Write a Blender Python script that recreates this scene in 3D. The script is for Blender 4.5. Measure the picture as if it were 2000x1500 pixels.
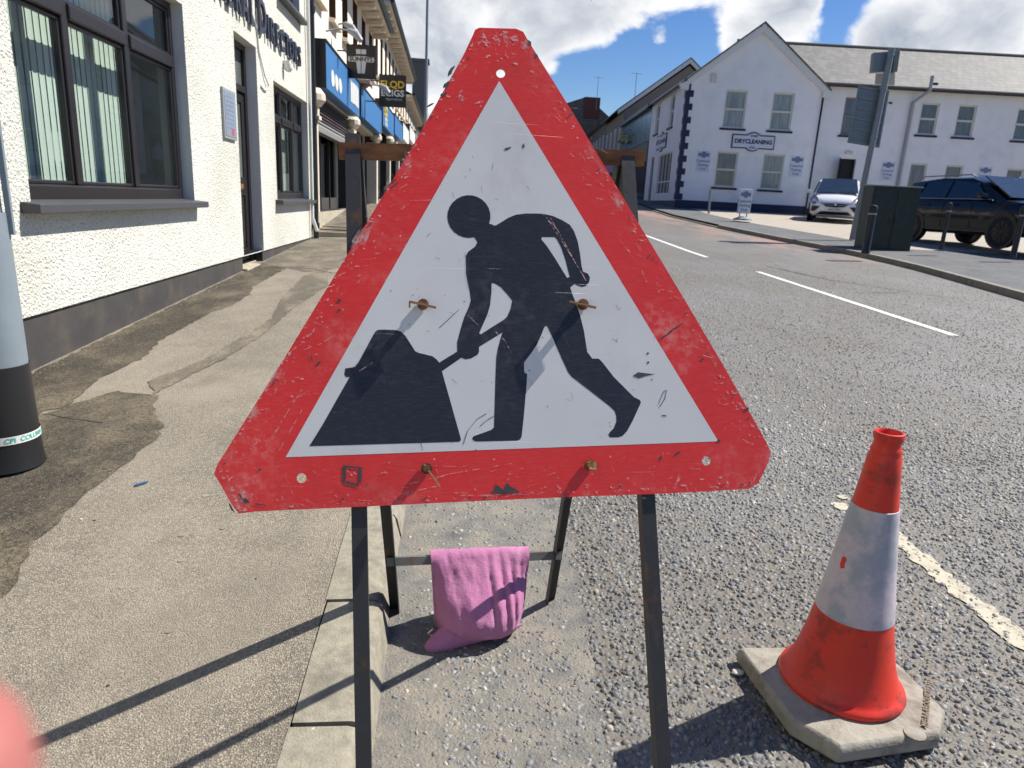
import bpy, bmesh, math, random
import numpy as np
from mathutils import Vector, Matrix, geometry
random.seed(11); np.random.seed(11)
for o in list(bpy.data.objects): bpy.data.objects.remove(o)
SC = bpy.context.scene
COL = SC.collection
R_ = math.radians

# ------------------------------------------------------------------ camera
FPX, ROLL, VPX, VPY, CAMH = 1350.0, R_(3.0), 880.0, 387.0, 1.3     # picture units: 2000 x 1500
def _cam():
    p = np.array([VPX-1000, VPY-750, FPX]); q = p+np.array([math.cos(ROLL), math.sin(ROLL), 0])*1000
    U = np.cross(p, q); U /= np.linalg.norm(U)
    if U[1] > 0: U = -U
    F = p/np.linalg.norm(p); R = np.cross(F, U)
    if R[0] < 0: R = -R
    return np.array([R, F, U])
CR = _cam(); CP = np.array([0, 0, CAMH])
cd = bpy.data.cameras.new('camera'); cam = bpy.data.objects.new('camera', cd); COL.objects.link(cam)
cd.sensor_width = 36; cd.lens = FPX/2000*36; cd.clip_start = .01; cd.clip_end = 3000
m3 = Matrix([[CR[i][0], -CR[i][1], -CR[i][2]] for i in range(3)])
cam.matrix_world = Matrix.Translation(Vector(CP)) @ m3.to_4x4()
cd.dof.use_dof = True; cd.dof.focus_distance = 1.45; cd.dof.aperture_fstop = 11
SC.camera = cam
def ray(x, y):
    d = np.array([x-1000, y-750, FPX]); return CR@(d/np.linalg.norm(d))
def hit(x, y, n, d):
    r = ray(x, y); n = np.array(n, float); return Vector(CP+r*((d-n@CP)/(n@r)))
def PG(x, y, k=0): return hit(x, y, (0, -.035, 1), k)          # near ground plane, k above the road
def PY(x, y, Y): return hit(x, y, (0, 1, 0), Y)
def PX(x, y, X): return hit(x, y, (1, 0, 0), X)
def CAMP(X, Y, Z): return Vector(CP+CR@np.array([X, Y, Z]))
def proj(P):
    c = CR.T@(np.array(P)-CP); return 1000+FPX*c[0]/c[2], 750+FPX*c[1]/c[2]
def zr(y): return .035*y+(.010*max(0, y-14) if y < 60 else .46)-(.02*max(0, y-60))

# ------------------------------------------------------------------ light and exposure
SUN = Vector((.96, .28, 0)).normalized()*math.cos(R_(50)); SUN.z = math.sin(R_(50))
sl = bpy.data.lights.new('sun', 'SUN'); sl.energy = 4.8; sl.angle = R_(.5); sl.color = (1, .95, .86)
so = bpy.data.objects.new('sun', sl); COL.objects.link(so)
so.rotation_euler = SUN.to_track_quat('Z', 'Y').to_euler(); so.location = (20, 6, 30)
SC.view_settings.view_transform = 'Standard'; SC.view_settings.look = 'None'
SC.view_settings.exposure = .72; SC.view_settings.gamma = 1; SC.view_settings.use_curve_mapping = False

def nd(t, typ, ins=None, **props):
    n = t.nodes.new(typ)
    for k, v in props.items(): setattr(n, k, v)
    for k, v in (ins or {}).items():
        s = n.inputs[k]
        if isinstance(v, bpy.types.NodeSocket): t.links.new(v, s)
        else:
            if hasattr(s, 'default_value') and s.type == 'RGBA' and len(v) == 3: v = (*v, 1)
            s.default_value = v
    return n
def mth(t, op, a, b=0.0, c=None, clamp=False):
    i = {0: a, 1: b}
    if c is not None: i[2] = c
    return nd(t, 'ShaderNodeMath', i, operation=op, use_clamp=clamp).outputs[0]
def mixc(t, f, a, b, blend='MIX'):
    return nd(t, 'ShaderNodeMix', {0: f, 6: a, 7: b}, data_type='RGBA', blend_type=blend).outputs[2]
def noise(t, vec, scale, detail=4, rough=.55, dist=0):
    return nd(t, 'ShaderNodeTexNoise', {'Vector': vec, 'Scale': scale, 'Detail': detail, 'Roughness': rough, 'Distortion': dist}).outputs[0]
def step(t, v, a, b):
    return nd(t, 'ShaderNodeMapRange', {0: v, 1: a, 2: b, 3: 0., 4: 1.}, interpolation_type='SMOOTHSTEP').outputs[0]
def ramp(t, f, stops):
    n = nd(t, 'ShaderNodeValToRGB', {0: f}); e = n.color_ramp.elements
    while len(e) < len(stops): e.new(.5)
    for i, (p, c) in enumerate(stops): e[i].position = p; e[i].color = (*c, 1) if len(c) == 3 else c
    return n.outputs[0]
def mapv(t, vec, scale=(1, 1, 1), rot=(0, 0, 0), loc=(0, 0, 0)):
    return nd(t, 'ShaderNodeMapping', {'Vector': vec, 'Scale': scale, 'Rotation': rot, 'Location': loc}).outputs[0]

def make_world():
    w = bpy.data.worlds.new('World'); SC.world = w; w.use_nodes = True; t = w.node_tree; t.nodes.clear()
    sky = nd(t, 'ShaderNodeTexSky', sky_type='NISHITA', sun_disc=False)
    sky.sun_elevation = R_(50); sky.sun_rotation = math.atan2(SUN.x, SUN.y); sky.ozone_density = 3.0; sky.air_density = 1.0; sky.dust_density = .3
    hs = nd(t, 'ShaderNodeHueSaturation', {'Hue': .513, 'Saturation': 1.32, 'Value': .95, 'Color': sky.outputs[0]}).outputs[0]
    g = nd(t, 'ShaderNodeTexCoord').outputs['Generated']
    gs = mapv(t, g, (1, 1, 1.7))
    warp = nd(t, 'ShaderNodeTexNoise', {'Vector': gs, 'Scale': 5., 'Detail': 3.}).outputs[1]
    wv = nd(t, 'ShaderNodeVectorMath', {0: warp, 1: (.5, .5, .5)}, operation='SUBTRACT').outputs[0]
    wv = nd(t, 'ShaderNodeVectorMath', {0: wv, 1: (.16, .16, .16)}, operation='MULTIPLY').outputs[0]
    gw = nd(t, 'ShaderNodeVectorMath', {0: gs, 1: wv}, operation='ADD').outputs[0]
    f1 = noise(t, gw, 5.5, 9, .58)
    # cumulus banks standing at these bearings: picture bearing, angular size (degrees), weight
    banks = [(800, 20, 5, .50), (900, 60, 5, .46), (1010, 30, 4.4, .42), (1130, 25, 4, .40), (1080, 85, 2.6, .30), (835, 190, 4, .34), (1250, -10, 4, .34), (1180, 60, 1.8, .18),
             (1288, 84, .85, .42), (1075, 135, .7, .22), (1500, 45, 3.4, .48), (1440, 80, 1.6, .28), (1570, 15, 2.4, .36), (1740, 60, 3.2, .50), (1690, 95, 1.6, .26), (1880, 30, 3.4, .38), (1970, 75, 2.4, .30), (1800, 95, 2.2, .25),
             (700, -250, 14, .3), (1150, -280, 9, .25), (1800, -300, 14, .3),
             (1230, 130, 3.2, -.3), (1350, 80, 1.7, -.30), (1640, 5, 1.1, -.42), (1300, 190, 5, -.25), (1120, 175, 2.6, -.26), (1860, 108, 1.2, -.18), (1385, 30, 1.0, -.15)]
    tot = None
    for (px, py, sg, wt) in banks:
        d = ray(px, py)
        dp = nd(t, 'ShaderNodeVectorMath', {0: g, 1: tuple(d)}, operation='DOT_PRODUCT').outputs['Value']
        k = 1/(1-math.cos(R_(sg)))
        e = mth(t, 'EXPONENT', mth(t, 'MULTIPLY', mth(t, 'SUBTRACT', dp, 1.0), k))
        e = mth(t, 'MULTIPLY', e, wt)
        tot = e if tot is None else mth(t, 'ADD', tot, e)
    den = mth(t, 'ADD', mth(t, 'MULTIPLY', mth(t, 'SUBTRACT', f1, .5), 1.9), mth(t, 'ADD', tot, -.27))
    a = step(t, den, .0, .22)
    thick = step(t, den, .12, .62)
    gu = nd(t, 'ShaderNodeVectorMath', {0: gw, 1: (SUN.x*.05, SUN.y*.05, .075)}, operation='ADD').outputs[0]
    f2 = noise(t, gu, 5.5, 7, .58)
    rel = mth(t, 'MULTIPLY', mth(t, 'SUBTRACT', f2, f1), 2.6)
    f3 = noise(t, gw, 13., 6, .6)
    sh = mth(t, 'ADD', mth(t, 'ADD', mth(t, 'MULTIPLY', thick, .56), rel), mth(t, 'MULTIPLY', mth(t, 'SUBTRACT', f3, .5), .9), clamp=True)
    sh = mth(t, 'MULTIPLY', sh, step(t, den, .05, .3))
    cc = mixc(t, sh, (8.6, 8.65, 8.7), (3.3, 3.75, 4.5))
    out = mixc(t, mth(t, 'MULTIPLY', a, .97), hs, cc)
    bg = nd(t, 'ShaderNodeBackground', {'Color': out, 'Strength': .073})
    ow = nd(t, 'ShaderNodeOutputWorld'); t.links.new(bg.outputs[0], ow.inputs[0])
    w.cycles.sampling_method = 'MANUAL'; w.cycles.sample_map_resolution = 512
make_world()
SC.cycles.max_bounces = 6; SC.cycles.transparent_max_bounces = 12; SC.cycles.caustics_reflective = False; SC.cycles.caustics_refractive = False
SC.cycles.sample_clamp_indirect = 6

# ------------------------------------------------------------------ materials
MATS = {}
def new_mat(name):
    m = bpy.data.materials.new(name); m.use_nodes = True; t = m.node_tree; t.nodes.clear()
    out = nd(t, 'ShaderNodeOutputMaterial'); bs = nd(t, 'ShaderNodeBsdfPrincipled'); t.links.new(bs.outputs[0], out.inputs[0])
    tc = nd(t, 'ShaderNodeTexCoord'); MATS[name] = m
    return m, t, bs, tc.outputs['Object'], out
def setb(t, bs, **k):
    for n, v in k.items():
        s = bs.inputs[n.replace('_', ' ')]
        if isinstance(v, bpy.types.NodeSocket): t.links.new(v, s)
        else: s.default_value = (*v, 1) if s.type == 'RGBA' and len(v) == 3 else v
def bump(t, h, dist, strength=1.0, normal=None):
    i = {'Height': h, 'Distance': dist, 'Strength': strength}
    if normal is not None: i['Normal'] = normal
    return nd(t, 'ShaderNodeBump', i).outputs[0]
def M(name, col, rough=.6, metal=0., var=.18, scale=6., bd=0., bscale=60., spec=.5, dirt=None, dscale=2.5, damt=.5, stretch=(1, 1, 1)):
    m, t, bs, oc, _ = new_mat(name)
    v = mapv(t, oc, stretch)
    n1 = noise(t, v, scale, 6, .6)
    c = mixc(t, n1, tuple(x*(1-var) for x in col), tuple(min(1, x*(1+var)) for x in col))
    if dirt:
        n2 = step(t, noise(t, v, dscale, 8, .65), .45, .72)
        c = mixc(t, mth(t, 'MULTIPLY', n2, damt), c, dirt)
    setb(t, bs, Base_Color=c, Metallic=metal, Specular_IOR_Level=spec)
    setb(t, bs, Roughness=mth(t, 'ADD', mth(t, 'MULTIPLY', n1, .16), rough-.08))
    if bd: setb(t, bs, Normal=bump(t, noise(t, v, bscale, 5, .6), bd))
    return m

def m_road():
    m, t, bs, oc, _ = new_mat('worn_road_surface')
    vo = nd(t, 'ShaderNodeTexVoronoi', {'Vector': oc, 'Scale': 62., 'Randomness': 1.}); vcol = nd(t, 'ShaderNodeSeparateColor', {0: vo.outputs['Color']}).outputs[0]
    vd = vo.outputs['Distance']
    stone = ramp(t, vcol, [(0, (.075, .085, .10)), (.45, (.12, .125, .13)), (.8, (.19, .19, .185)), (1, (.30, .285, .26))])
    mat_ = ramp(t, noise(t, oc, 30, 5), [(.3, (.095, .082, .066)), (.7, (.16, .14, .11))])
    c = mixc(t, step(t, vd, .30, .5), stone, mat_)
    big = noise(t, oc, .9, 6, .6)
    c = mixc(t, mth(t, 'MULTIPLY', step(t, big, .40, .72), .34), c, (.20, .21, .225))
    st = noise(t, mapv(t, oc, (1.2, .12, 1)), 3, 5, .6)
    c = mixc(t, mth(t, 'MULTIPLY', step(t, st, .52, .75), .35), c, (.07, .07, .075))
    sx = nd(t, 'ShaderNodeSeparateXYZ', {0: oc})
    band = mth(t, 'MULTIPLY', step(t, sx.outputs[0], 5.9, 7.8), step(t, sx.outputs[1], 12.5, 16))
    band = mth(t, 'MULTIPLY', band, step(t, noise(t, mapv(t, oc, (1, .35, 1)), 1.1, 6, .65), .40, .62))
    c = mixc(t, mth(t, 'MULTIPLY', band, .6), c, (.40, .23, .17))
    h = mth(t, 'SUBTRACT', mth(t, 'MULTIPLY', step(t, vd, .6, .1), .7), mth(t, 'MULTIPLY', noise(t, oc, 140, 3), .4))
    setb(t, bs, Base_Color=c, Roughness=.62, Specular_IOR_Level=.5, Normal=bump(t, h, .006, 1.))
m_road()
def m_patch():
    m, t, bs, oc, _ = new_mat('channel_tarmac')
    n1 = noise(t, oc, 8, 9, .70)
    c = ramp(t, n1, [(.30, (.085, .084, .082)), (.46, (.160, .152, .136)), (.56, (.205, .186, .154)), (.72, (.28, .243, .186))])
    vo = nd(t, 'ShaderNodeTexVoronoi', {'Vector': oc, 'Scale': 120.}).outputs['Distance']
    c = mixc(t, mth(t, 'MULTIPLY', step(t, noise(t, oc, 160, 4), .5, .68), .5), c, (.09, .09, .09))
    setb(t, bs, Base_Color=c, Roughness=.75, Normal=bump(t, mth(t, 'ADD', noise(t, oc, 110, 5, .65), mth(t, 'MULTIPLY', vo, -.5)), .004))
m_patch()
def m_pave(name, a, b, c3, speck, sc=1., dust=None):
    m, t, bs, oc, _ = new_mat(name)
    vo = nd(t, 'ShaderNodeTexVoronoi', {'Vector': oc, 'Scale': 210.*sc})
    vv = nd(t, 'ShaderNodeSeparateColor', {0: vo.outputs['Color']}).outputs[0]
    vs = nd(t, 'ShaderNodeTexVoronoi', {'Vector': oc, 'Scale': 115.*sc}); vs2 = nd(t, 'ShaderNodeSeparateColor', {0: vs.outputs['Color']}).outputs[0]
    g = ramp(t, vv, [(0, a), (.4, b), (1, c3)])
    g = mixc(t, mth(t, 'MULTIPLY', step(t, vs2, .72, .8), .55), g, speck)
    g = mixc(t, mth(t, 'MULTIPLY', step(t, vo.outputs['Distance'], .38, .6), .7), g, tuple(x*.45 for x in b))
    big = noise(t, oc, 1.6, 8, .62)
    g = mixc(t, mth(t, 'MULTIPLY', step(t, big, .40, .68), .45), g, tuple(min(1, x*1.22) for x in b))
    dk = noise(t, mapv(t, oc, (1, .6, 1), loc=(3, 7, 0)), 2.3, 7, .62)
    g = mixc(t, mth(t, 'MULTIPLY', step(t, dk, .48, .72), .34), g, tuple(x*.66 for x in a))
    if dust:
        dn = mth(t, 'MULTIPLY', step(t, noise(t, mapv(t, oc, (1, .55, 1), loc=(1, 2, 0)), 3.2, 9, .68), .40, .66), step(t, noise(t, oc, 60, 4, .6), .30, .62)); g = mixc(t, mth(t, 'MULTIPLY', dn, .8), g, dust)
    h = mth(t, 'SUBTRACT', noise(t, oc, 190*sc, 4, .6), mth(t, 'MULTIPLY', vo.outputs['Distance'], .9))
    setb(t, bs, Base_Color=g, Roughness=.85, Specular_IOR_Level=.25, Normal=bump(t, h, .0034))
m_pave('sandy_footway_tarmac', (.165, .148, .122), (.285, .25, .197), (.43, .38, .30), (.12, .118, .115))
m_pave('old_dark_tarmac', (.024, .023, .021), (.055, .049, .040), (.15, .125, .09), (.20, .17, .12), .8, (.21, .175, .12))
m_pave('dull_footway_tarmac', (.07, .064, .054), (.15, .132, .102), (.24, .21, .16), (.10, .10, .10), 1., (.33, .28, .205))
m_pave('grey_footway_tarmac', (.10, .105, .11), (.15, .155, .16), (.22, .22, .22), (.09, .09, .09), .5)
M('pale_concrete_yard', (.36, .315, .26), .85, var=.2, scale=1.2, bd=.003, bscale=50, dirt=(.28, .25, .2))
M('kerb_concrete', (.26, .238, .185), .85, var=.5, scale=34, bd=.0035, bscale=170, dirt=(.13, .118, .095), dscale=11, damt=.75)
M('flag_concrete', (.42, .37, .28), .85, var=.2, scale=8, bd=.001, bscale=150, dirt=(.2, .17, .13))
M('ground_earth', (.12, .11, .09), .9)
M('road_paint', (.72, .72, .68), .6, var=.12, scale=20, bd=.002, bscale=140, dirt=(.4, .4, .38), damt=.4)
M('worn_cream_paint', (.46, .42, .32), .7, var=.2, scale=30, bd=.003, bscale=160, dirt=(.25, .22, .17), dscale=24, damt=.8)

def m_roughcast():
    m, t, bs, oc, _ = new_mat('white_roughcast')
    n = noise(t, oc, 56, 3, .5, .4); v = nd(t, 'ShaderNodeTexVoronoi', {'Vector': oc, 'Scale': 70.}, feature='SMOOTH_F1').outputs['Distance']
    h = mth(t, 'SUBTRACT', n, mth(t, 'MULTIPLY', v, .8))
    big = noise(t, oc, .8, 6, .6)
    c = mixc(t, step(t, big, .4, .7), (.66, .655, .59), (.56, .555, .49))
    c = mixc(t, mth(t, 'MULTIPLY', step(t, h, .10, -.20), .62), c, (.26, .25, .205))  # pits coloured darker, standing in for shade in the relief
    setb(t, bs, Base_Color=c, Roughness=.9, Specular_IOR_Level=.2, Normal=bump(t, h, .0115, 1.))
m_roughcast()
M('smooth_white_reveal', (.68, .67, .66), .8, var=.05, bd=.001)
M('plinth_paint', (.050, .047, .046), .7, var=.35, scale=5, bd=.0016, bscale=120, dirt=(.105, .085, .062), dscale=4, damt=.65)
M('dark_brown_upvc', (.017, .0135, .0135), .35, var=.1, spec=.5)
M('slate_grey_sill', (.055, .056, .064), .55, var=.2, scale=9, bd=.0006, bscale=200)
M('letter_navy', (.025, .028, .05), .4, var=.1)
M('black_plastic', (.012, .012, .014), .4, var=.2)
M('white_plastic', (.7, .7, .66), .4, var=.06)
M('grey_plastic', (.30, .32, .34), .45, var=.1)
M('cream_render', (.80, .70, .58), .85, var=.07, scale=2, bd=.001)
M('cream_stone', (.66, .58, .46), .8, var=.12, bd=.001)
M('brown_window_frame', (.10, .050, .028), .5, var=.15)
M('shutter_maroon', (.045, .026, .026), .45, var=.15)
M('shutter_grey', (.27, .26, .25), .45, metal=.2, var=.1)
M('fascia_blue', (.045, .17, .40), .45, var=.08)
M('fascia_black', (.010, .010, .012), .4)
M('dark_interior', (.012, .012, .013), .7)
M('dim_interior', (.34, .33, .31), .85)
M('white_paint_wall', (.81, .82, .84), .85, var=.05, scale=1.5, bd=.0015, bscale=90, dirt=(.64, .64, .62), dscale=1.2, damt=.5)
M('navy_paint', (.012, .018, .06), .6, var=.2)
M('white_trim', (.70, .70, .68), .5, var=.06)
M('cream_sash', (.62, .61, .53), .5, var=.06)
M('gutter_black', (.012, .012, .016), .35)
M('grey_render', (.17, .155, .14), .9, var=.15, bd=.002)
M('grey_brown_render', (.24, .20, .165), .9, var=.15, bd=.002)
M('red_brick_wall', (.13, .048, .035), .85, var=.3, scale=20)
M('galvanised_steel', (.22, .265, .30), .5, metal=.2, var=.14, scale=9, dirt=(.25, .26, .27), damt=.3)
M('grey_post_paint', (.23, .25, .26), .5, metal=.2, var=.15)
M('sign_back_grey', (.20, .235, .255), .55, metal=.2, var=.12)
M('cabinet_green', (.010, .022, .017), .5, var=.25, scale=3, dirt=(.05, .055, .05), dscale=9, damt=.35)
M('pale_grey_green', (.19, .23, .19), .8, var=.2)  # pale grey-green, used for the cabinet lid and sign box side
M('bollard_black', (.010, .010, .012), .4)
M('sandy_paper', (.62, .48, .40), .8)
M('notice_sheet', (.24, .29, .34), .3)
M('notice_paper', (.62, .66, .74), .7, var=.05)
M('notice_ink', (.16, .20, .33), .7)
M('teal_ink', (.07, .42, .36), .6)
M('litter_blue', (.03, .10, .24), .4)
M('skin', (.36, .125, .11), .5, var=.06)
M('person_white', (.42, .44, .50), .8); M('person_dark', (.012, .012, .018), .8); M('person_skin', (.55, .33, .25), .6)
M('pink_poster', (.45, .22, .45), .7); M('blue_glass_panel', (.10, .16, .22), .25, var=.4, scale=1.5)
M('gold_leaf', (.55, .47, .06), .5); M('leaf_green', (.07, .18, .03), .5); M('red_panel', (.55, .06, .09), .5)
M('yellow_ink', (.75, .50, .03), .5)
M('tyre_rubber', (.012, .012, .013), .8); M('alloy_dark', (.03, .03, .034), .35, metal=.6)
M('light_chip', (.55, .52, .45), .8, var=.3, scale=40); M('dark_chip', (.03, .028, .025), .8)
M('wood_strip', (.30, .17, .085), .7, var=.3, scale=30); M('brass', (.45, .25, .06), .4, metal=.7)

def m_glass(name, tint, frost=0., rough=.015):
    m, t, bs, oc, out = new_mat(name); t.nodes.remove(bs)
    ge = nd(t, 'ShaderNodeNewGeometry')
    cs = mth(t, 'ABSOLUTE', nd(t, 'ShaderNodeVectorMath', {0: ge.outputs['Normal'], 1: ge.outputs['Incoming']}, operation='DOT_PRODUCT').outputs['Value'])
    fr = mth(t, 'ADD', mth(t, 'MULTIPLY', mth(t, 'POWER', mth(t, 'SUBTRACT', 1., cs), 5.), .9), .06)
    gl = nd(t, 'ShaderNodeBsdfGlossy', {'Roughness': rough, 'Color': (.92, .95, 1)}).outputs[0]
    tr = nd(t, 'ShaderNodeBsdfTransparent', {'Color': tint}).outputs[0]
    ms = nd(t, 'ShaderNodeMixShader', {0: fr, 1: tr, 2: gl}).outputs[0]
    t.links.new(ms, out.inputs[0])
m_glass('clear_pane', (.80, .86, .83))
m_glass('dark_pane', (.16, .18, .19))
def m_pane(name, a, b, rough=.08, spec=.8):
    m, t, bs, oc, _ = new_mat(name)
    n = noise(t, mapv(t, oc, (6, 6, .6)), 2.2, 4, .6); n2 = noise(t, oc, .9, 3)
    c = mixc(t, step(t, n, .35, .65), a, b); c = mixc(t, mth(t, 'MULTIPLY', n2, .4), c, tuple(x*.5 for x in a))
    setb(t, bs, Base_Color=c, Roughness=rough, Specular_IOR_Level=spec)
m_pane('net_curtain_pane', (.20, .235, .235), (.36, .40, .40), .2)
m_pane('shade_pane', (.10, .11, .125), (.17, .19, .21), .06)
m_pane('dark_shop_pane', (.014, .016, .022), (.035, .04, .05), .06)
m_pane('frosted_pane', (.09, .105, .10), (.15, .17, .155), .3)
def m_blind():
    m, t, bs, oc, _ = new_mat('blind_fabric')
    n = noise(t, mapv(t, oc, (1, 1, .4)), 14, 5, .6)
    c = mixc(t, n, (.50, .58, .53), (.66, .72, .66)); setb(t, bs, Base_Color=c, Roughness=.85)
m_blind()

def m_sign(name, col, light, kind):
    m, t, bs, oc, _ = new_mat(name)
    base = mixc(t, noise(t, oc, 3, 5), tuple(x*.93 for x in col), tuple(min(1, x*1.05) for x in col))
    weave = noise(t, mapv(t, oc, (60, 60, 420)), 1., 2)
    base = mixc(t, mth(t, 'MULTIPLY', step(t, weave, .45, .7), .045), base, light)
    # scuffed haze, long scratches, specks
    hz = mth(t, 'MULTIPLY', step(t, noise(t, oc, 5.5, 8, .62), .50, .74), step(t, noise(t, oc, 55, 5, .65), .40, .62))
    def scr(rot, s, lo, hi, seed):
        v = mapv(t, oc, (2.2, 2.2, s), (0, rot, 0), (seed, seed*1.7, seed))
        return step(t, noise(t, v, 1.6, 3, .5), lo, hi)
    s1 = scr(.08, 190, .735, .76, 1); s2 = scr(.62, 230, .745, .765, 4); s3 = scr(-.75, 230, .75, .77, 9); s4 = scr(1.5, 210, .755, .775, 6)
    s = mth(t, 'MAXIMUM', mth(t, 'MAXIMUM', s1, s2), mth(t, 'MAXIMUM', s3, s4))
    gate = step(t, noise(t, oc, 4.2, 4), .42, .6)
    s = mth(t, 'MULTIPLY', s, gate)
    sp = step(t, nd(t, 'ShaderNodeTexVoronoi', {'Vector': oc, 'Scale': 42.}).outputs['Distance'], .10, .05)
    sp = mth(t, 'MULTIPLY', sp, step(t, noise(t, oc, 9, 3), .52, .6))
    k = {'red': (.30, .75, .6), 'white': (.0, .25, .0), 'black': (.10, .28, .2)}[kind]
    c = mixc(t, mth(t, 'MULTIPLY', hz, k[0]), base, light)
    c = mixc(t, mth(t, 'MULTIPLY', s, k[1]), c, light)
    c = mixc(t, mth(t, 'MULTIPLY', sp, k[2]), c, light)
    if kind != 'black':
        gr = mth(t, 'MULTIPLY', step(t, noise(t, mapv(t, oc, (1, 1, .7), (0, .5, 0), (5, 2, 8)), 4.2, 9, .72), .50, .80), .36)
        c = mixc(t, gr, c, (.33, .28, .22) if kind == 'white' else (.25, .035, .03))
        d = mth(t, 'MULTIPLY', step(t, noise(t, mapv(t, oc, (1, 1, 2.2), (0, .4, 0), (9, 3, 5)), 34, 4, .7), .735, .77), .8)
        c = mixc(t, d, c, (.035, .033, .032))
    setb(t, bs, Base_Color=c, Roughness=mth(t, 'ADD', .36, mth(t, 'MULTIPLY', hz, .3)), Specular_IOR_Level=.45,
         Normal=bump(t, mth(t, 'ADD', noise(t, oc, 2.5, 2), mth(t, 'MULTIPLY', s, -.04)), .004))
m_sign('sign_red', (.70, .034, .028), (.80, .46, .44), 'red')
m_sign('sign_white', (.64, .645, .65), (.85, .85, .85), 'white')
m_sign('sign_black', (.020, .022, .030), (.30, .30, .31), 'black')
M('sign_edge', (.33, .27, .23), .7, var=.5, scale=30)
M('sign_bare_metal', (.05, .052, .055), .6, var=.3, scale=30)
def m_scratch():
    m, t, bs, oc, out = new_mat('scratch_white')
    setb(t, bs, Base_Color=(.74, .46, .44), Roughness=.7)
    a = step(t, noise(t, mapv(t, oc, (60, 60, 60)), 1.6, 5, .7), .42, .60)
    tr = nd(t, 'ShaderNodeBsdfTransparent').outputs[0]
    t.links.new(nd(t, 'ShaderNodeMixShader', {0: mth(t, 'MULTIPLY', a, .75), 1: tr, 2: bs.outputs[0]}).outputs[0], out.inputs[0])
m_scratch()
def m_rust():
    m, t, bs, oc, _ = new_mat('painted_angle_iron')
    n = noise(t, oc, 16, 7, .65); n2 = noise(t, mapv(t, oc, (1, 1, .12)), 60, 3)
    c = mixc(t, step(t, n, .57, .72), (.032, .033, .036), (.115, .055, .026)); c = mixc(t, mth(t, 'MULTIPLY', step(t, n2, .6, .75), .4), c, (.09, .085, .07))
    setb(t, bs, Base_Color=c, Roughness=.6, Metallic=.15, Normal=bump(t, n, .0012))
    m, t, bs, oc, _ = new_mat('rusty_angle_iron')
    n = noise(t, mapv(t, oc, (1, 3, 3)), 9, 7, .65)
    c = ramp(t, n, [(.3, (.05, .022, .014)), (.48, (.15, .060, .026)), (.6, (.27, .115, .042)), (.75, (.20, .12, .075))])
    setb(t, bs, Base_Color=c, Roughness=.75, Metallic=.1, Normal=bump(t, noise(t, oc, 120, 5), .0012))
    m, t, bs, oc, _ = new_mat('dull_angle_iron')
    n = noise(t, oc, 22, 7, .65)
    c = mixc(t, step(t, n, .5, .68), (.14, .145, .14), (.16, .085, .045))
    setb(t, bs, Base_Color=c, Roughness=.65, Metallic=.2, Normal=bump(t, n, .001))
m_rust()
def m_cone():
    m, t, bs, oc, _ = new_mat('cone_plastic')
    n = noise(t, oc, 7, 7, .66); n2 = noise(t, mapv(t, oc, (1, 1, 1.5)), 16, 7, .72)
    c = mixc(t, n, (.54, .020, .010), (.72, .040, .018))
    dk = mth(t, 'MULTIPLY', step(t, mth(t, 'MULTIPLY', n, n2), .245, .37), .66)
    c = mixc(t, dk, c, (.13, .022, .016))
    setb(t, bs, Base_Color=c, Roughness=.42, Specular_IOR_Level=.5, Subsurface_Weight=.0, Normal=bump(t, n2, .001))
    m, t, bs, oc, _ = new_mat('cone_sleeve')
    ang = nd(t, 'ShaderNodeTexVoronoi', {'Vector': mapv(t, oc, (1, 1, 1.1)), 'Scale': 46.}, feature='DISTANCE_TO_EDGE').outputs[0]
    n = noise(t, oc, 9, 6, .65); sm = noise(t, mapv(t, oc, loc=(4, 2, 1)), 5.5, 5, .6)
    c = mixc(t, n, (.46, .385, .41), (.60, .55, .61)); c = mixc(t, mth(t, 'MULTIPLY', step(t, ang, .07, .02), .42), c, (.42, .38, .42))
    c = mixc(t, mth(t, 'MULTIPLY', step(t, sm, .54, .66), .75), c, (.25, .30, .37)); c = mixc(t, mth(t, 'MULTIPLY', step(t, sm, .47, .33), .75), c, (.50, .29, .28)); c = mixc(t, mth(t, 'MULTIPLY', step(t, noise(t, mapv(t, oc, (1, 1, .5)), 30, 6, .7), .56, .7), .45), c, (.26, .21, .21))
    setb(t, bs, Base_Color=c, Roughness=.3, Specular_IOR_Level=.55, Normal=bump(t, noise(t, oc, 16, 3), .0015))
    M('cone_base_rubber', (.31, .285, .24), .8, var=.4, scale=16, bd=.004, bscale=60, dirt=(.12, .095, .065), dscale=9, damt=.85)
    M('cone_base_mark', (.20, .17, .12), .85, var=.3)
m_cone()
def m_cloth():
    m, t, bs, oc, _ = new_mat('pink_woven_cloth')
    wv = mth(t, 'ADD', noise(t, mapv(t, oc, (420, 420, 60)), 1, 2), noise(t, mapv(t, oc, (60, 60, 420)), 1, 2))
    n = noise(t, oc, 11, 7, .65)
    c = mixc(t, n, (.31, .10, .21), (.54, .235, .40)); c = mixc(t, mth(t, 'MULTIPLY', step(t, n, .58, .76), .35), c, (.70, .42, .62))
    c = mixc(t, mth(t, 'MULTIPLY', step(t, noise(t, oc, 5, 5), .55, .75), .3), c, (.33, .14, .22))
    h = mth(t, 'ADD', mth(t, 'MULTIPLY', wv, .22), mth(t, 'MULTIPLY', noise(t, mapv(t, oc, (1.6, 1.6, .5)), 26, 6, .65), .8))
    setb(t, bs, Base_Color=c, Roughness=.9, Specular_IOR_Level=.15, Sheen_Weight=.1, Normal=bump(t, h, .005, .8))
m_cloth()
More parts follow.
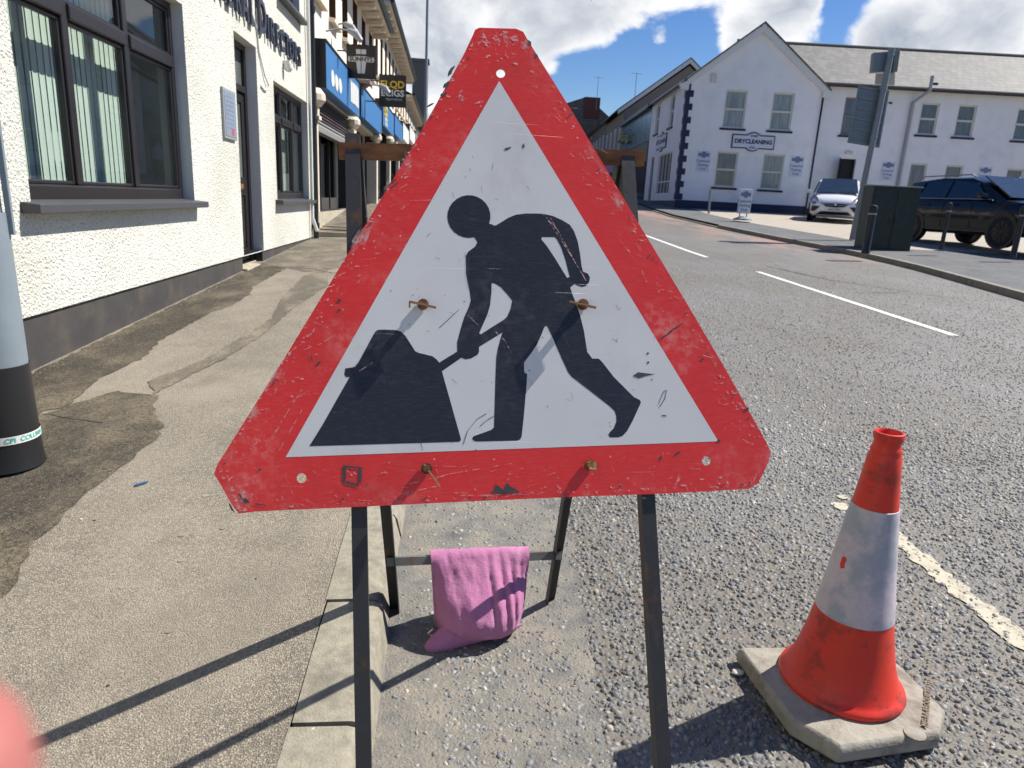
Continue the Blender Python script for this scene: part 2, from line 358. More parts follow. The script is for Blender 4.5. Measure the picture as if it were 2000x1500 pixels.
def m_stone_attr():
    m, t, bs, oc, _ = new_mat('stone_chippings')
    a = nd(t, 'ShaderNodeAttribute', attribute_name='stone_colour').outputs['Color']
    c = mixc(t, mth(t, 'MULTIPLY', noise(t, oc, 160, 4), .45), a, (.17, .15, .12))
    setb(t, bs, Base_Color=c, Roughness=.58, Specular_IOR_Level=.5, Normal=bump(t, noise(t, oc, 300, 3), .001))
m_stone_attr()
def m_slate(name, a, b, c3):
    m, t, bs, oc, _ = new_mat(name)
    sx = nd(t, 'ShaderNodeSeparateXYZ', {0: oc})
    v = nd(t, 'ShaderNodeCombineXYZ', {0: mth(t, 'ADD', sx.outputs[0], 0.), 1: mth(t, 'MULTIPLY', sx.outputs[2], 1.3), 2: 0.}).outputs[0]
    br = nd(t, 'ShaderNodeTexBrick', {'Vector': v, 'Color1': (*a, 1), 'Color2': (*b, 1), 'Mortar': (.07, .07, .07, 1), 'Scale': 1., 'Mortar Size': .012, 'Brick Width': .32, 'Row Height': .24, 'Bias': -.1})
    c = mixc(t, step(t, noise(t, v, 2.2, 7, .7), .45, .7), br.outputs[0], c3)
    c = mixc(t, mth(t, 'MULTIPLY', step(t, noise(t, mapv(t, v, (.5, 1.6, 1)), 3.4, 6, .7), .6, .72), .7), c, (.07, .068, .065))
    setb(t, bs, Base_Color=c, Roughness=.7, Normal=bump(t, br.outputs[1], -.02))
m_slate('slate_roof', (.080, .079, .078), (.125, .123, .121), (.165, .162, .158))
m_slate('brown_slate_roof', (.12, .10, .085), (.17, .145, .12), (.20, .17, .14))
def m_car(name, col, rough=.25):
    m, t, bs, oc, _ = new_mat(name); setb(t, bs, Base_Color=col, Roughness=rough, Coat_Weight=.35, Coat_Roughness=.05, Specular_IOR_Level=.35)
    setb(t, bs, Roughness=mth(t, 'ADD', rough, mth(t, 'MULTIPLY', noise(t, oc, 5, 4), .1)))
m_car('car_white', (.72, .73, .76)); m_car('car_black', (.006, .007, .010), .15)
m_pane('car_glass', (.008, .011, .018), (.014, .02, .03), .03, 1.)
m_pane('windscreen_glass', (.012, .018, .026), (.03, .045, .06), .04, .7)
M('headlamp', (.30, .32, .34), .15, metal=.4)
M('plate_white', (.6, .6, .58), .4)

# ------------------------------------------------------------------ mesh helpers
I4 = Matrix.Identity(4)
class MB:
    def __init__(s, Mx=None): s.v = []; s.f = []; s.m = []; s.M = Mx if Mx is not None else I4
    def add(s, pts): 
        b = len(s.v); s.v += [tuple(s.M@Vector(p)) for p in pts]; return b
    def face(s, pts, m=0):
        b = s.add(pts); s.f.append(tuple(range(b, b+len(pts)))); s.m.append(m)
    def hexa(s, p, m=0):     # p: 4 bottom ccw, 4 top ccw
        b = s.add(p)
        for q in ((3, 2, 1, 0), (4, 5, 6, 7), (0, 1, 5, 4), (1, 2, 6, 5), (2, 3, 7, 6), (3, 0, 4, 7)):
            s.f.append(tuple(b+i for i in q)); s.m.append(m)
    def box(s, x0, x1, y0, y1, z0, z1, m=0):
        s.hexa([(x0, y0, z0), (x1, y0, z0), (x1, y1, z0), (x0, y1, z0), (x0, y0, z1), (x1, y0, z1), (x1, y1, z1), (x0, y1, z1)], m)
    def bar(s, a, b, w, d, side, m=0):   # bar a->b, width w along side, depth d along the cross
        a = Vector(a); b = Vector(b); ax = (b-a).normalized(); sd = Vector(side); sd = (sd-ax*sd.dot(ax)).normalized(); cr = ax.cross(sd)
        q = [(-1, -1), (1, -1), (1, 1), (-1, 1)]
        s.hexa([a+sd*(w/2*i)+cr*(d/2*j) for i, j in q]+[b+sd*(w/2*i)+cr*(d/2*j) for i, j in q], m)
    def angle(s, a, b, w, th, side, back, m=0):  # angle iron: flange across 'side', web along 'back' on the +side edge
        a = Vector(a); b = Vector(b); ax = (b-a).normalized(); sd = Vector(side); sd = (sd-ax*sd.dot(ax)).normalized()
        bk = Vector(back); bk = (bk-ax*bk.dot(ax)-sd*bk.dot(sd)).normalized()
        q = [(-w/2, 0), (w/2, 0), (w/2, w), (w/2-th, w), (w/2-th, th), (-w/2, th)]
        n = len(q); b0 = s.add([a+sd*i+bk*j for i, j in q]+[b+sd*i+bk*j for i, j in q])
        for i in range(n):
            k = (i+1) % n; s.f.append((b0+i, b0+k, b0+n+k, b0+n+i)); s.m.append(m)
        s.f.append(tuple(b0+i for i in range(n))[::-1]); s.f.append(tuple(b0+n+i for i in range(n))); s.m += [m, m]
    def prism(s, poly, d, m=0, me=None):     # poly: list of 3d points, extruded by vector d
        n = len(poly); d = Vector(d); me = m if me is None else me
        b = s.add([Vector(p) for p in poly]+[Vector(p)+d for p in poly])
        s.f.append(tuple(b+i for i in range(n))); s.m.append(m); s.f.append(tuple(b+n+i for i in range(n))[::-1]); s.m.append(m)
        for i in range(n):
            k = (i+1) % n; s.f.append((b+i, b+n+i, b+n+k, b+k)); s.m.append(me)
    def tess(s, loops, m=0, d=None, me=0):   # planar polygon with holes (3d loops), optional thickness vector
        L = [[Vector(p) for p in l] for l in loops]; flat = [p for l in L for p in l]
        tri = geometry.tessellate_polygon(L)
        b = s.add(flat)
        for q in tri: s.f.append(tuple(b+i for i in q)); s.m.append(m)
        if d is not None:
            d = Vector(d); c = s.add([p+d for p in flat])
            for q in tri: s.f.append(tuple(c+i for i in q)[::-1]); s.m.append(me)
            o = 0
            for l in L:
                n = len(l)
                for i in range(n):
                    k = (i+1) % n; s.f.append((b+o+i, b+o+k, c+o+k, c+o+i)); s.m.append(me)
                o += n
    def tube(s, path, r, n=10, m=0, caps=True):
        P = [Vector(p) for p in path]; rr = r if isinstance(r, (list, tuple)) else [r]*len(P); rings = []
        up = Vector((0, 0, 1)) if abs((P[1]-P[0]).normalized().z) < .9 else Vector((1, 0, 0))
        for i, p in enumerate(P):
            d = (P[min(i+1, len(P)-1)]-P[max(i-1, 0)]).normalized(); a = d.cross(up).normalized(); c = d.cross(a)
            rings.append(s.add([p+a*(math.cos(2*math.pi*k/n)*rr[i])+c*(math.sin(2*math.pi*k/n)*rr[i]) for k in range(n)]))
        for i in range(len(P)-1):
            for k in range(n):
                q = (k+1) % n; s.f.append((rings[i]+k, rings[i]+q, rings[i+1]+q, rings[i+1]+k)); s.m.append(m)
        if caps:
            s.f.append(tuple(rings[0]+k for k in range(n))[::-1]); s.f.append(tuple(rings[-1]+k for k in range(n))); s.m += [m, m]
    def lathe(s, prof, n=48, c=(0, 0, 0), m=0):
        rings = [s.add([(c[0]+r*math.cos(2*math.pi*k/n), c[1]+r*math.sin(2*math.pi*k/n), c[2]+z) for k in range(n)]) for r, z in prof]
        for i in range(len(prof)-1):
            for k in range(n):
                q = (k+1) % n; s.f.append((rings[i]+k, rings[i]+q, rings[i+1]+q, rings[i+1]+k)); s.m.append(m)
    def wall(s, x0, x1, z0, z1, ops, dep, m=0, mr=0, y=0.):   # wall face at y with openings (x0,x1,z0,z1), reveals to y+dep
        xs = sorted({x0, x1, *[o[0] for o in ops], *[o[1] for o in ops]}); zs = sorted({z0, z1, *[o[2] for o in ops], *[o[3] for o in ops]})
        xs = [x for x in xs if x0 <= x <= x1]; zs = [z for z in zs if z0 <= z <= z1]
        for a, b in zip(xs, xs[1:]):
            for c, d in zip(zs, zs[1:]):
                cx, cz = (a+b)/2, (c+d)/2
                if any(o[0] < cx < o[1] and o[2] < cz < o[3] for o in ops): continue
                s.face([(a, y, c), (b, y, c), (b, y, d), (a, y, d)], m)
        for (a, b, c, d) in ops:
            e = y+dep
            s.face([(a, y, c), (a, y, d), (a, e, d), (a, e, c)], mr); s.face([(b, y, c), (b, e, c), (b, e, d), (b, y, d)], mr)
            s.face([(a, y, d), (b, y, d), (b, e, d), (a, e, d)], mr); s.face([(a, y, c), (a, e, c), (b, e, c), (b, y, c)], mr)
    def build(s, name, mats, parent=None, smooth=None, bevel=0., seg=2, label=None):
        me = bpy.data.meshes.new(name); me.from_pydata(s.v, [], s.f)
        for x in ([mats] if isinstance(mats, str) else mats): me.materials.append(MATS[x])
        if any(s.m): me.polygons.foreach_set('material_index', s.m)
        if smooth is not None:
            me.polygons.foreach_set('use_smooth', [True]*len(me.polygons)); me.update(); me.set_sharp_from_angle(angle=R_(smooth))
        me.update()
        o = bpy.data.objects.new(name, me); COL.objects.link(o)
        if parent: o.parent = parent
        if bevel:
            b = o.modifiers.new('bevel', 'BEVEL'); b.width = bevel; b.segments = seg; b.limit_method = 'ANGLE'; b.angle_limit = R_(40)
        if label: o['label'] = label
        return o
def tag(o, label=None, cat=None, group=None, kind=None):
    for k, v in (('label', label), ('category', cat), ('group', group), ('kind', kind)):
        if v: o[k] = v
    return o
def thing(name, loc, rz, label=None, cat=None, group=None, kind=None):
    o = bpy.data.objects.new(name, None); COL.objects.link(o); o.location = loc; o.rotation_euler = (0, 0, rz); o.empty_display_size = .1
    return tag(o, label, cat, group, kind)
def minv(o): return (Matrix.Translation(o.location)@o.rotation_euler.to_matrix().to_4x4()).inverted()
def copy_part(o, parent):
    c = o.copy(); COL.objects.link(c); c.parent = parent; return c
def copy_tree(o, parent=None):
    c = o.copy(); COL.objects.link(c)
    if parent: c.parent = parent
    for ch in list(o.children): copy_tree(ch, c)
    return c
def text_mb(mb, s, size, Mx, ext=.0, sx=1., off=0., m=0, align='CENTER', bend=None):
    cu = bpy.data.curves.new('t', 'FONT'); cu.body = s; cu.size = size; cu.extrude = ext; cu.offset = off; cu.align_x = align; cu.align_y = 'CENTER'; cu.resolution_u = 3
    ob = bpy.data.objects.new('t', cu); COL.objects.link(ob)
    dg = bpy.context.evaluated_depsgraph_get(); me = bpy.data.meshes.new_from_object(ob.evaluated_get(dg))
    pts = [Vector((v.co.x*sx, v.co.y, v.co.z)) for v in me.vertices]
    if bend: pts = [bend(p) for p in pts]
    b = mb.add([Mx@p for p in pts])
    for p in me.polygons: mb.f.append(tuple(b+i for i in p.vertices)); mb.m.append(m)
    bpy.data.objects.remove(ob); bpy.data.curves.remove(cu); bpy.data.meshes.remove(me)
FACE = Matrix(((1, 0, 0, 0), (0, 0, -1, 0), (0, 1, 0, 0), (0, 0, 0, 1)))     # text plane -> local facade (x right, z up, facing -y)
def fmat(x, z, y=0.): return Matrix.Translation((x, y, z))@FACE
def strip_sheet(name, mat, xl, xr, ys, zf, nx=6, kind='structure'):
    mb = MB()
    for a, b in zip(ys, ys[1:]):
        for i in range(nx):
            def P(y, k):
                l, r = xl(y), xr(y); x = l+(r-l)*k/nx; return (x, y, zf(x, y))
            mb.face([P(a, i), P(a, i+1), P(b, i+1), P(b, i)])
    bm = mb.build(name, mat); bm['kind'] = kind
    b2 = bmesh.new(); b2.from_mesh(bm.data); bmesh.ops.remove_doubles(b2, verts=b2.verts, dist=1e-5); b2.to_mesh(bm.data); b2.free()
    return bm
def frange(a, b, s): 
    n = max(1, int(round((b-a)/s))); return [a+(b-a)*i/n for i in range(n+1)]
def lerp_poly(P):
    def f(y):
        if y <= P[0][1]: return P[0][0]
        for (x0, y0), (x1, y1) in zip(P, P[1:]):
            if y <= y1: return x0+(x1-x0)*(y-y0)/(y1-y0)
        return P[-1][0]
    return f

# ------------------------------------------------------------------ ground, road, footways
YS = frange(-6, 14, 2)+frange(14, 60, 2)[1:]+frange(60, 90, 5)[1:]
mb = MB(); mb.face([(-900, -900, -6), (900, -900, -6), (900, 900, -6), (-900, 900, -6)])
for a, b in zip(YS, YS[1:]): mb.face([(-60, a, zr(a)-.12), (90, a, zr(a)-.12), (90, b, zr(b)-.12), (-60, b, zr(b)-.12)])
tag(mb.build('ground', 'ground_earth'), kind='structure')
KR = [(6.4, -6), (6.6, 1.5), (7.3, 5.5), (8.03, 9), (8.7, 12.2), (8.9, 13.9), (8.8, 15.4), (8.5, 18), (8.25, 21.5), (8.2, 26), (8.7, 31), (9.6, 38), (11, 50), (14, 70), (17, 90)]
kr = lerp_poly(KR)
XK = -.135
strip_sheet('road', 'worn_road_surface', lambda y: XK-.02, lambda y: kr(y)+.1, YS, lambda x, y: zr(y), 8)
kp = lambda x: .098-.075*max(0, min(1, (-.33-x)/2.1))
def pz(x, y): return zr(y)+kp(x)+max(0, min(1, (y-13.2)/2.2))*.0
strip_sheet('footway', 'sandy_footway_tarmac', lambda y: -2.6, lambda y: -.325, frange(-6, 13.2, .6)+frange(13.2, 80, 4)[1:], pz, 8)
# darker old tarmac by the lamp column, and a dull trench strip along the wall
def ground_poly(name, mat, pts, k, jag=0.):
    Q = []
    for i, p in enumerate(pts):
        q = pts[(i+1) % len(pts)]; n = max(1, int((Vector(p)-Vector(q)).length/.05)) if jag else 1
        for j in range(n):
            v = Vector(p)+(Vector(q)-Vector(p))*j/n
            Q.append((v[0]+random.uniform(-jag, jag), v[1]+random.uniform(-jag, jag)))
    ys = [q[1] for q in Q]; mb = MB(); P3 = [Vector((x, y, pz(x, y)+k)) for x, y in Q]
    mb.tess([P3]); return tag(mb.build(name, mat), kind='structure')
def gp(x, y): p = PG(x, y, .06); return (p.x, p.y)
left_edge = [(-2.44, .3), (-1.6, .4)]
ground_poly('tarmac_patch', 'old_dark_tarmac', [gp(20, 1160), gp(70, 1060), gp(150, 985), gp(235, 915), gp(305, 858), gp(318, 835), gp(300, 800), gp(310, 772), gp(225, 760), gp(90, 800)]+[(-2.1, 2.2), (-1.8, 1.0), (-1.15, 1.0)], .004, .012)
ground_poly('trench_strip', 'dull_footway_tarmac', [gp(300, 768), gp(352, 742), gp(440, 700), gp(520, 650), gp(575, 600), gp(640, 560), gp(640, 520), gp(590, 540), gp(548, 585), gp(530, 622), gp(470, 660), gp(390, 705), gp(290, 742)], .0045, .01)
ground_poly('wall_foot_strip', 'old_dark_tarmac', [(-2.44, 3.2), (-2.2, 3.2)]+[(-2.08+.16*random.random(), y) for y in frange(3.6, 9.4, .5)]+[(-2.44, 9.5)], .0035, .015)
ground_poly('dull_far_footway', 'dull_footway_tarmac', [(-2.44, 9.4), (-1.7, 8.6), (-1.0, 9.4), (-1.1, 11.5), (-1.3, 13), (-2.44, 13)], .004, .02)
for i, (a, b, x0, x1) in enumerate([(9.3, 10.1, -1.0, -.34), (10.12, 11.0, -1.15, -.34), (11.02, 11.9, -1.2, -.34), (11.92, 12.8, -1.2, -.34)]):
    if i == 0:
        fl = thing('paving', (0, 9, zr(9)), 0, kind='structure')
    f = MB(minv(fl)); f.prism([(x0, a, pz(x0, a)+.012), (x1, a, pz(x1, a)+.012), (x1, b, pz(x1, b)+.012), (x0, b, pz(x0, b)+.012)], (0, 0, -.05)); f.build('flagstone', 'flag_concrete', fl, bevel=.004)
# left kerb of separate stones
kerb = thing('kerb', (XK, 0, 0), 0, kind='structure')
kj = [-2.9, -1.99, -1.08, -.2, .42, 1.33, 1.80, 2.34]+[2.34+.915*i for i in range(1, 14)]
for i, (a, b) in enumerate(zip(kj, kj[1:])):
    g = .009 if abs(a-1.33) > .01 else .014
    a += g/2; b -= g/2 if abs(b-1.33) > .01 else .007
    dz = random.uniform(-.004, .004); dx = random.uniform(-.004, .004); m = MB(minv(kerb))
    q = []
    ya = frange(a, b, .12); prof = [(-.325, -.06), (-.325, .098), (-.195, .100), (-.178, .094), (-.166, .078), (-.138, -.04)]
    rings = [m.add([(x+dx+random.uniform(-.0015, .0015), y, zr(y)+z+dz+random.uniform(-.0012, .0012)) for x, z in prof]) for y in ya]
    for r0, r1 in zip(rings, rings[1:]):
        for k in range(len(prof)-1): m.f.append((r0+k, r0+k+1, r1+k+1, r1+k)); m.m.append(0)
    m.f.append(tuple(rings[0]+k for k in range(len(prof)))[::-1]); m.f.append(tuple(rings[-1]+k for k in range(len(prof)))); m.m += [0, 0]
    m.build('kerb_stone', 'kerb_concrete', kerb, smooth=50)
# channel strip of smoother tarmac beside the kerb
cxe = lerp_poly([(.30, -1), (.32, .9), (.40, 1.3), (.46, 2.0), (.50, 2.7), (.52, 4), (.5, 12)])
strip_sheet('channel_strip', 'channel_tarmac', lambda y: XK-.015, lambda y: cxe(y)+.012*math.sin(y*31)+.01*math.sin(y*77), frange(-1, 12, .06), lambda x, y: zr(y)+.004, 2)
# right footway, yard, kerb
strip_sheet('far_footway', 'grey_footway_tarmac', lambda y: kr(y)+.12, lambda y: 48, frange(-6, 60, 1), lambda x, y: zr(y)+.1, 4)
yard = lerp_poly([(10.4, 15), (10.6, 18.3), (10.3, 21), (10.0, 24), (10.3, 28), (11, 31.5)])
strip_sheet('yard', 'pale_concrete_yard', yard, lambda y: 47, frange(15.8, 33.5, .8), lambda x, y: zr(y)+.105, 3)
rk = thing('kerb', (9, 14, zr(14)), 0, kind='structure')
s = -2.
while s < 46:
    e = s+.9; a = Vector((kr(s), s)); b = Vector((kr(e-.012), e-.012)); hgt = .105 if s < 21 else .04
    m = MB(minv(rk)); n = Vector((b.y-a.y, -(b.x-a.x))).normalized()*.13
    P = [(a.x, a.y, zr(s)-.05), (a.x+n.x, a.y+n.y, zr(s)-.05), (b.x+n.x, b.y+n.y, zr(e)-.05), (b.x, b.y, zr(e)-.05)]
    m.hexa(P+[(x+(0.015 if i in (0, 3) else 0), y, z+.05+hgt) for i, (x, y, z) in enumerate(P)]); m.build('kerb_stone', 'kerb_concrete', rk, bevel=.012)
    s = e
# road markings
for (a, b, x) in ((.2, 4.4, 5.22), (6.4, 11.05, 5.05), (13.0, 17.6, 4.9), (19.6, 24.2, 4.85), (26, 30.5, 4.95)):
    m = MB()
    for c, d in zip(frange(a, b, .15), frange(a, b, .15)[1:]):
        m.face([(x-.05+.05*(11-c)/40, c, zr(c)+.005), (x+.05+.05*(11-c)/40, c, zr(c)+.005), (x+.05+.05*(11-d)/40, d, zr(d)+.005), (x-.05+.05*(11-d)/40, d, zr(d)+.005)])
    tag(m.build('centre_line', 'road_paint'), kind='structure')
m = MB()
L = [(1.762+random.uniform(-.018, .010), y) for y in frange(1.0, 2.42, .022)]; Rr = [(1.838+random.uniform(-.012, .016), y) for y in frange(1.0, 2.42, .022)]
m.tess([[Vector((x, y, zr(y)+.0042)) for x, y in L+Rr[::-1]]])
for (cx, cy, r) in ((1.72, 2.63, .045), (1.78, 2.72, .03), (2.62, 2.2, .05)):
    m.face([(cx+r*random.uniform(.6, 1.1)*math.cos(k*.7), cy+r*random.uniform(.6, 1.1)*math.sin(k*.7), zr(cy)+.0042) for k in range(9)])
tag(m.build('worn_bay_line', 'worn_cream_paint'), kind='structure')

def crack(pts, w, zf, name='crack_seal'):
    m = MB(); Q = []
    for (x0, y0), (x1, y1) in zip(pts, pts[1:]):
        n = max(2, int(math.hypot(x1-x0, y1-y0)/.04)); Q += [(x0+(x1-x0)*i/n+random.uniform(-.012, .012), y0+(y1-y0)*i/n+random.uniform(-.012, .012)) for i in range(n)]
    for (x0, y0), (x1, y1) in zip(Q, Q[1:]):
        L_ = math.hypot(x1-x0, y1-y0) or 1; nx, ny = -(y1-y0)/L_*w/2*random.uniform(.5, 1.3), (x1-x0)/L_*w/2*random.uniform(.5, 1.3)
        m.face([(x0+nx, y0+ny, zf(x0, y0)), (x0-nx, y0-ny, zf(x0, y0)), (x1-nx, y1-ny, zf(x1, y1)), (x1+nx, y1+ny, zf(x1, y1))])
    tag(m.build(name, 'dark_chip'), kind='structure')
crack([(-2.3, 9.0), (-1.7, 8.9), (-1.4, 8.5), (-1.05, 8.7)], .018, lambda x, y: pz(x, y)+.0055)
crack([(-2.42, 3.55), (-1.95, 3.45), (-1.6, 3.3)], .012, lambda x, y: pz(x, y)+.0055)
crack([(6.6, 9.4), (5.9, 10.4), (5.6, 12.0)], .03, lambda x, y: zr(y)+.005, 'road_crack'); crack([(7.1, 9.0), (6.4, 9.3), (5.6, 9.1)], .025, lambda x, y: zr(y)+.005, 'road_crack')
# loose-looking stone chippings bedded in the surface dressing: real stones close to the camera
def chippings():
    rng = np.random.default_rng(5); P = []
    def inview(x, y, z):
        c = CR.T@(np.stack([x, y, z])-CP[:, None]); px = 1000+FPX*c[0]/c[2]; py = 750+FPX*c[1]/c[2]
        return (c[2] > .1) & (px > -80) & (px < 2090) & (py < 1600) & (py > 380)
    def lay(n, x0, x1, y0, y1, smin, smax, cond):
        x = rng.uniform(x0, x1, n); y = rng.uniform(y0, y1, n); ok = cond(x, y) & inview(x, y, .035*y)
        x, y = x[ok], y[ok]; return x, y, rng.uniform(smin, smax, len(x))
    edge = np.vectorize(cxe); kr_v = np.vectorize(kr)
    fade = lambda y, y0, y1: rng.random(len(y)) < np.clip((y1-y)/(y1-y0), 0, 1)
    sets = [lay(21000, .2, 4.2, .7, 3.6, .0045, .0125, lambda x, y: x > edge(y)+rng.normal(0, .015, len(x))),
            lay(22000, .2, 5.5, .7, 5.5, .002, .0048, lambda x, y: (x > edge(y)) & fade(y, 3., 5.5)),
            lay(60000, .3, 10.5, 3.6, 13., .006, .0125, lambda x, y: (x > edge(y)) & fade(y, 4.2, 13) & (x < kr_v(y)-.1)),
            lay(11000, -.12, .56, .7, 3.6, .0025, .0115, lambda x, y: (x < edge(y)) & (rng.random(len(x)) < .28+.6*((x > .02) & (y < 1.75))))]
    x = np.concatenate([q[0] for q in sets]); y = np.concatenate([q[1] for q in sets]); r = np.concatenate([q[2] for q in sets])
    sub = np.concatenate([np.full(len(q[0]), i) for i, q in enumerate(sets)])
    N = len(x); K = 5; th = (np.arange(K)[None, :]*2*np.pi/K+rng.uniform(0, 6.3, N)[:, None]+rng.uniform(-.45, .45, (N, K)))
    asp = rng.uniform(.42, 1., N)[:, None]; ro = rng.uniform(0, np.pi, N)[:, None]; rad = r[:, None]*rng.uniform(.7, 1.15, (N, K))
    lx, ly = rad*np.cos(th), rad*asp*np.sin(th); gx = lx*np.cos(ro)-ly*np.sin(ro); gy = lx*np.sin(ro)+ly*np.cos(ro)
    hgt = r*rng.uniform(.06, .40, N); tx, ty = rng.normal(0, .2, N), rng.normal(0, .2, N)
    z0 = .035*y+.0035
    bot = np.stack([x[:, None]+gx*1.12, y[:, None]+gy*1.12, np.repeat((z0-.004)[:, None], K, 1)], -1)
    sh = rng.uniform(.6, .85, N)[:, None]; top = np.stack([x[:, None]+gx*sh, y[:, None]+gy*sh, (z0+hgt)[:, None]+gx*sh*tx[:, None]+gy*sh*ty[:, None]], -1)
    V = np.concatenate([bot, top], 1).reshape(-1, 3)
    base = (np.arange(N)*2*K)[:, None]; loops = []; k = np.arange(K); k2 = (k+1) % K
    quads = np.stack([base+k, base+k2, base+K+k2, base+K+k], -1).reshape(N, -1)      # N x 20
    tops = base+K+k                                                               # N x 5
    allv = np.concatenate([quads, tops], 1).ravel().astype(np.int32)
    starts = np.concatenate([np.arange(K)*4, [4*K]])[None, :]+(np.arange(N)*(4*K+K))[:, None]
    me = bpy.data.meshes.new('road_chippings'); me.vertices.add(len(V)); me.vertices.foreach_set('co', V.ravel())
    me.loops.add(len(allv)); me.loops.foreach_set('vertex_index', allv)
    me.polygons.add(N*(K+1)); me.polygons.foreach_set('loop_start', starts.ravel().astype(np.int32)); 
    me.update(calc_edges=True); me.validate()
    pal = 1.4*np.array([(.10, .115, .135), (.13, .14, .15), (.17, .175, .18), (.085, .09, .10), (.21, .20, .185), (.16, .14, .12), (.28, .265, .24), (.12, .115, .11)])
    c = pal[rng.choice(len(pal), N, p=[.2, .2, .17, .13, .1, .08, .04, .08])]*rng.uniform(.85, 1.2, (N, 1))
    from mathutils import noise as mn2
    c *= np.array([1+.5*mn2.fractal(Vector((a*.9, b*.4, 1.)), .8, 2., 4)+.25*mn2.noise(Vector((a*5, b*5, 3.))) for a, b in zip(x, y)]).clip(.55, 1.5)[:, None]
    line = (np.abs(x-1.797) < .047+rng.normal(0, .008, N)) & (y < 2.42) & (rng.random(N) < .5)
    c[line] = np.array((.44, .40, .30))*rng.uniform(.8, 1.1, (line.sum(), 1))
    col = np.repeat(np.concatenate([c, np.ones((N, 1))], 1), 2*K, 0)
    at = me.color_attributes.new('stone_colour', 'FLOAT_COLOR', 'POINT'); at.data.foreach_set('color', col.ravel())
    me.materials.append(MATS['stone_chippings']); o = bpy.data.objects.new('road_chippings', me); COL.objects.link(o)
    tag(o, 'grey stone chippings set in the road surface around the cone', 'gravel', kind='stuff')
chippings()

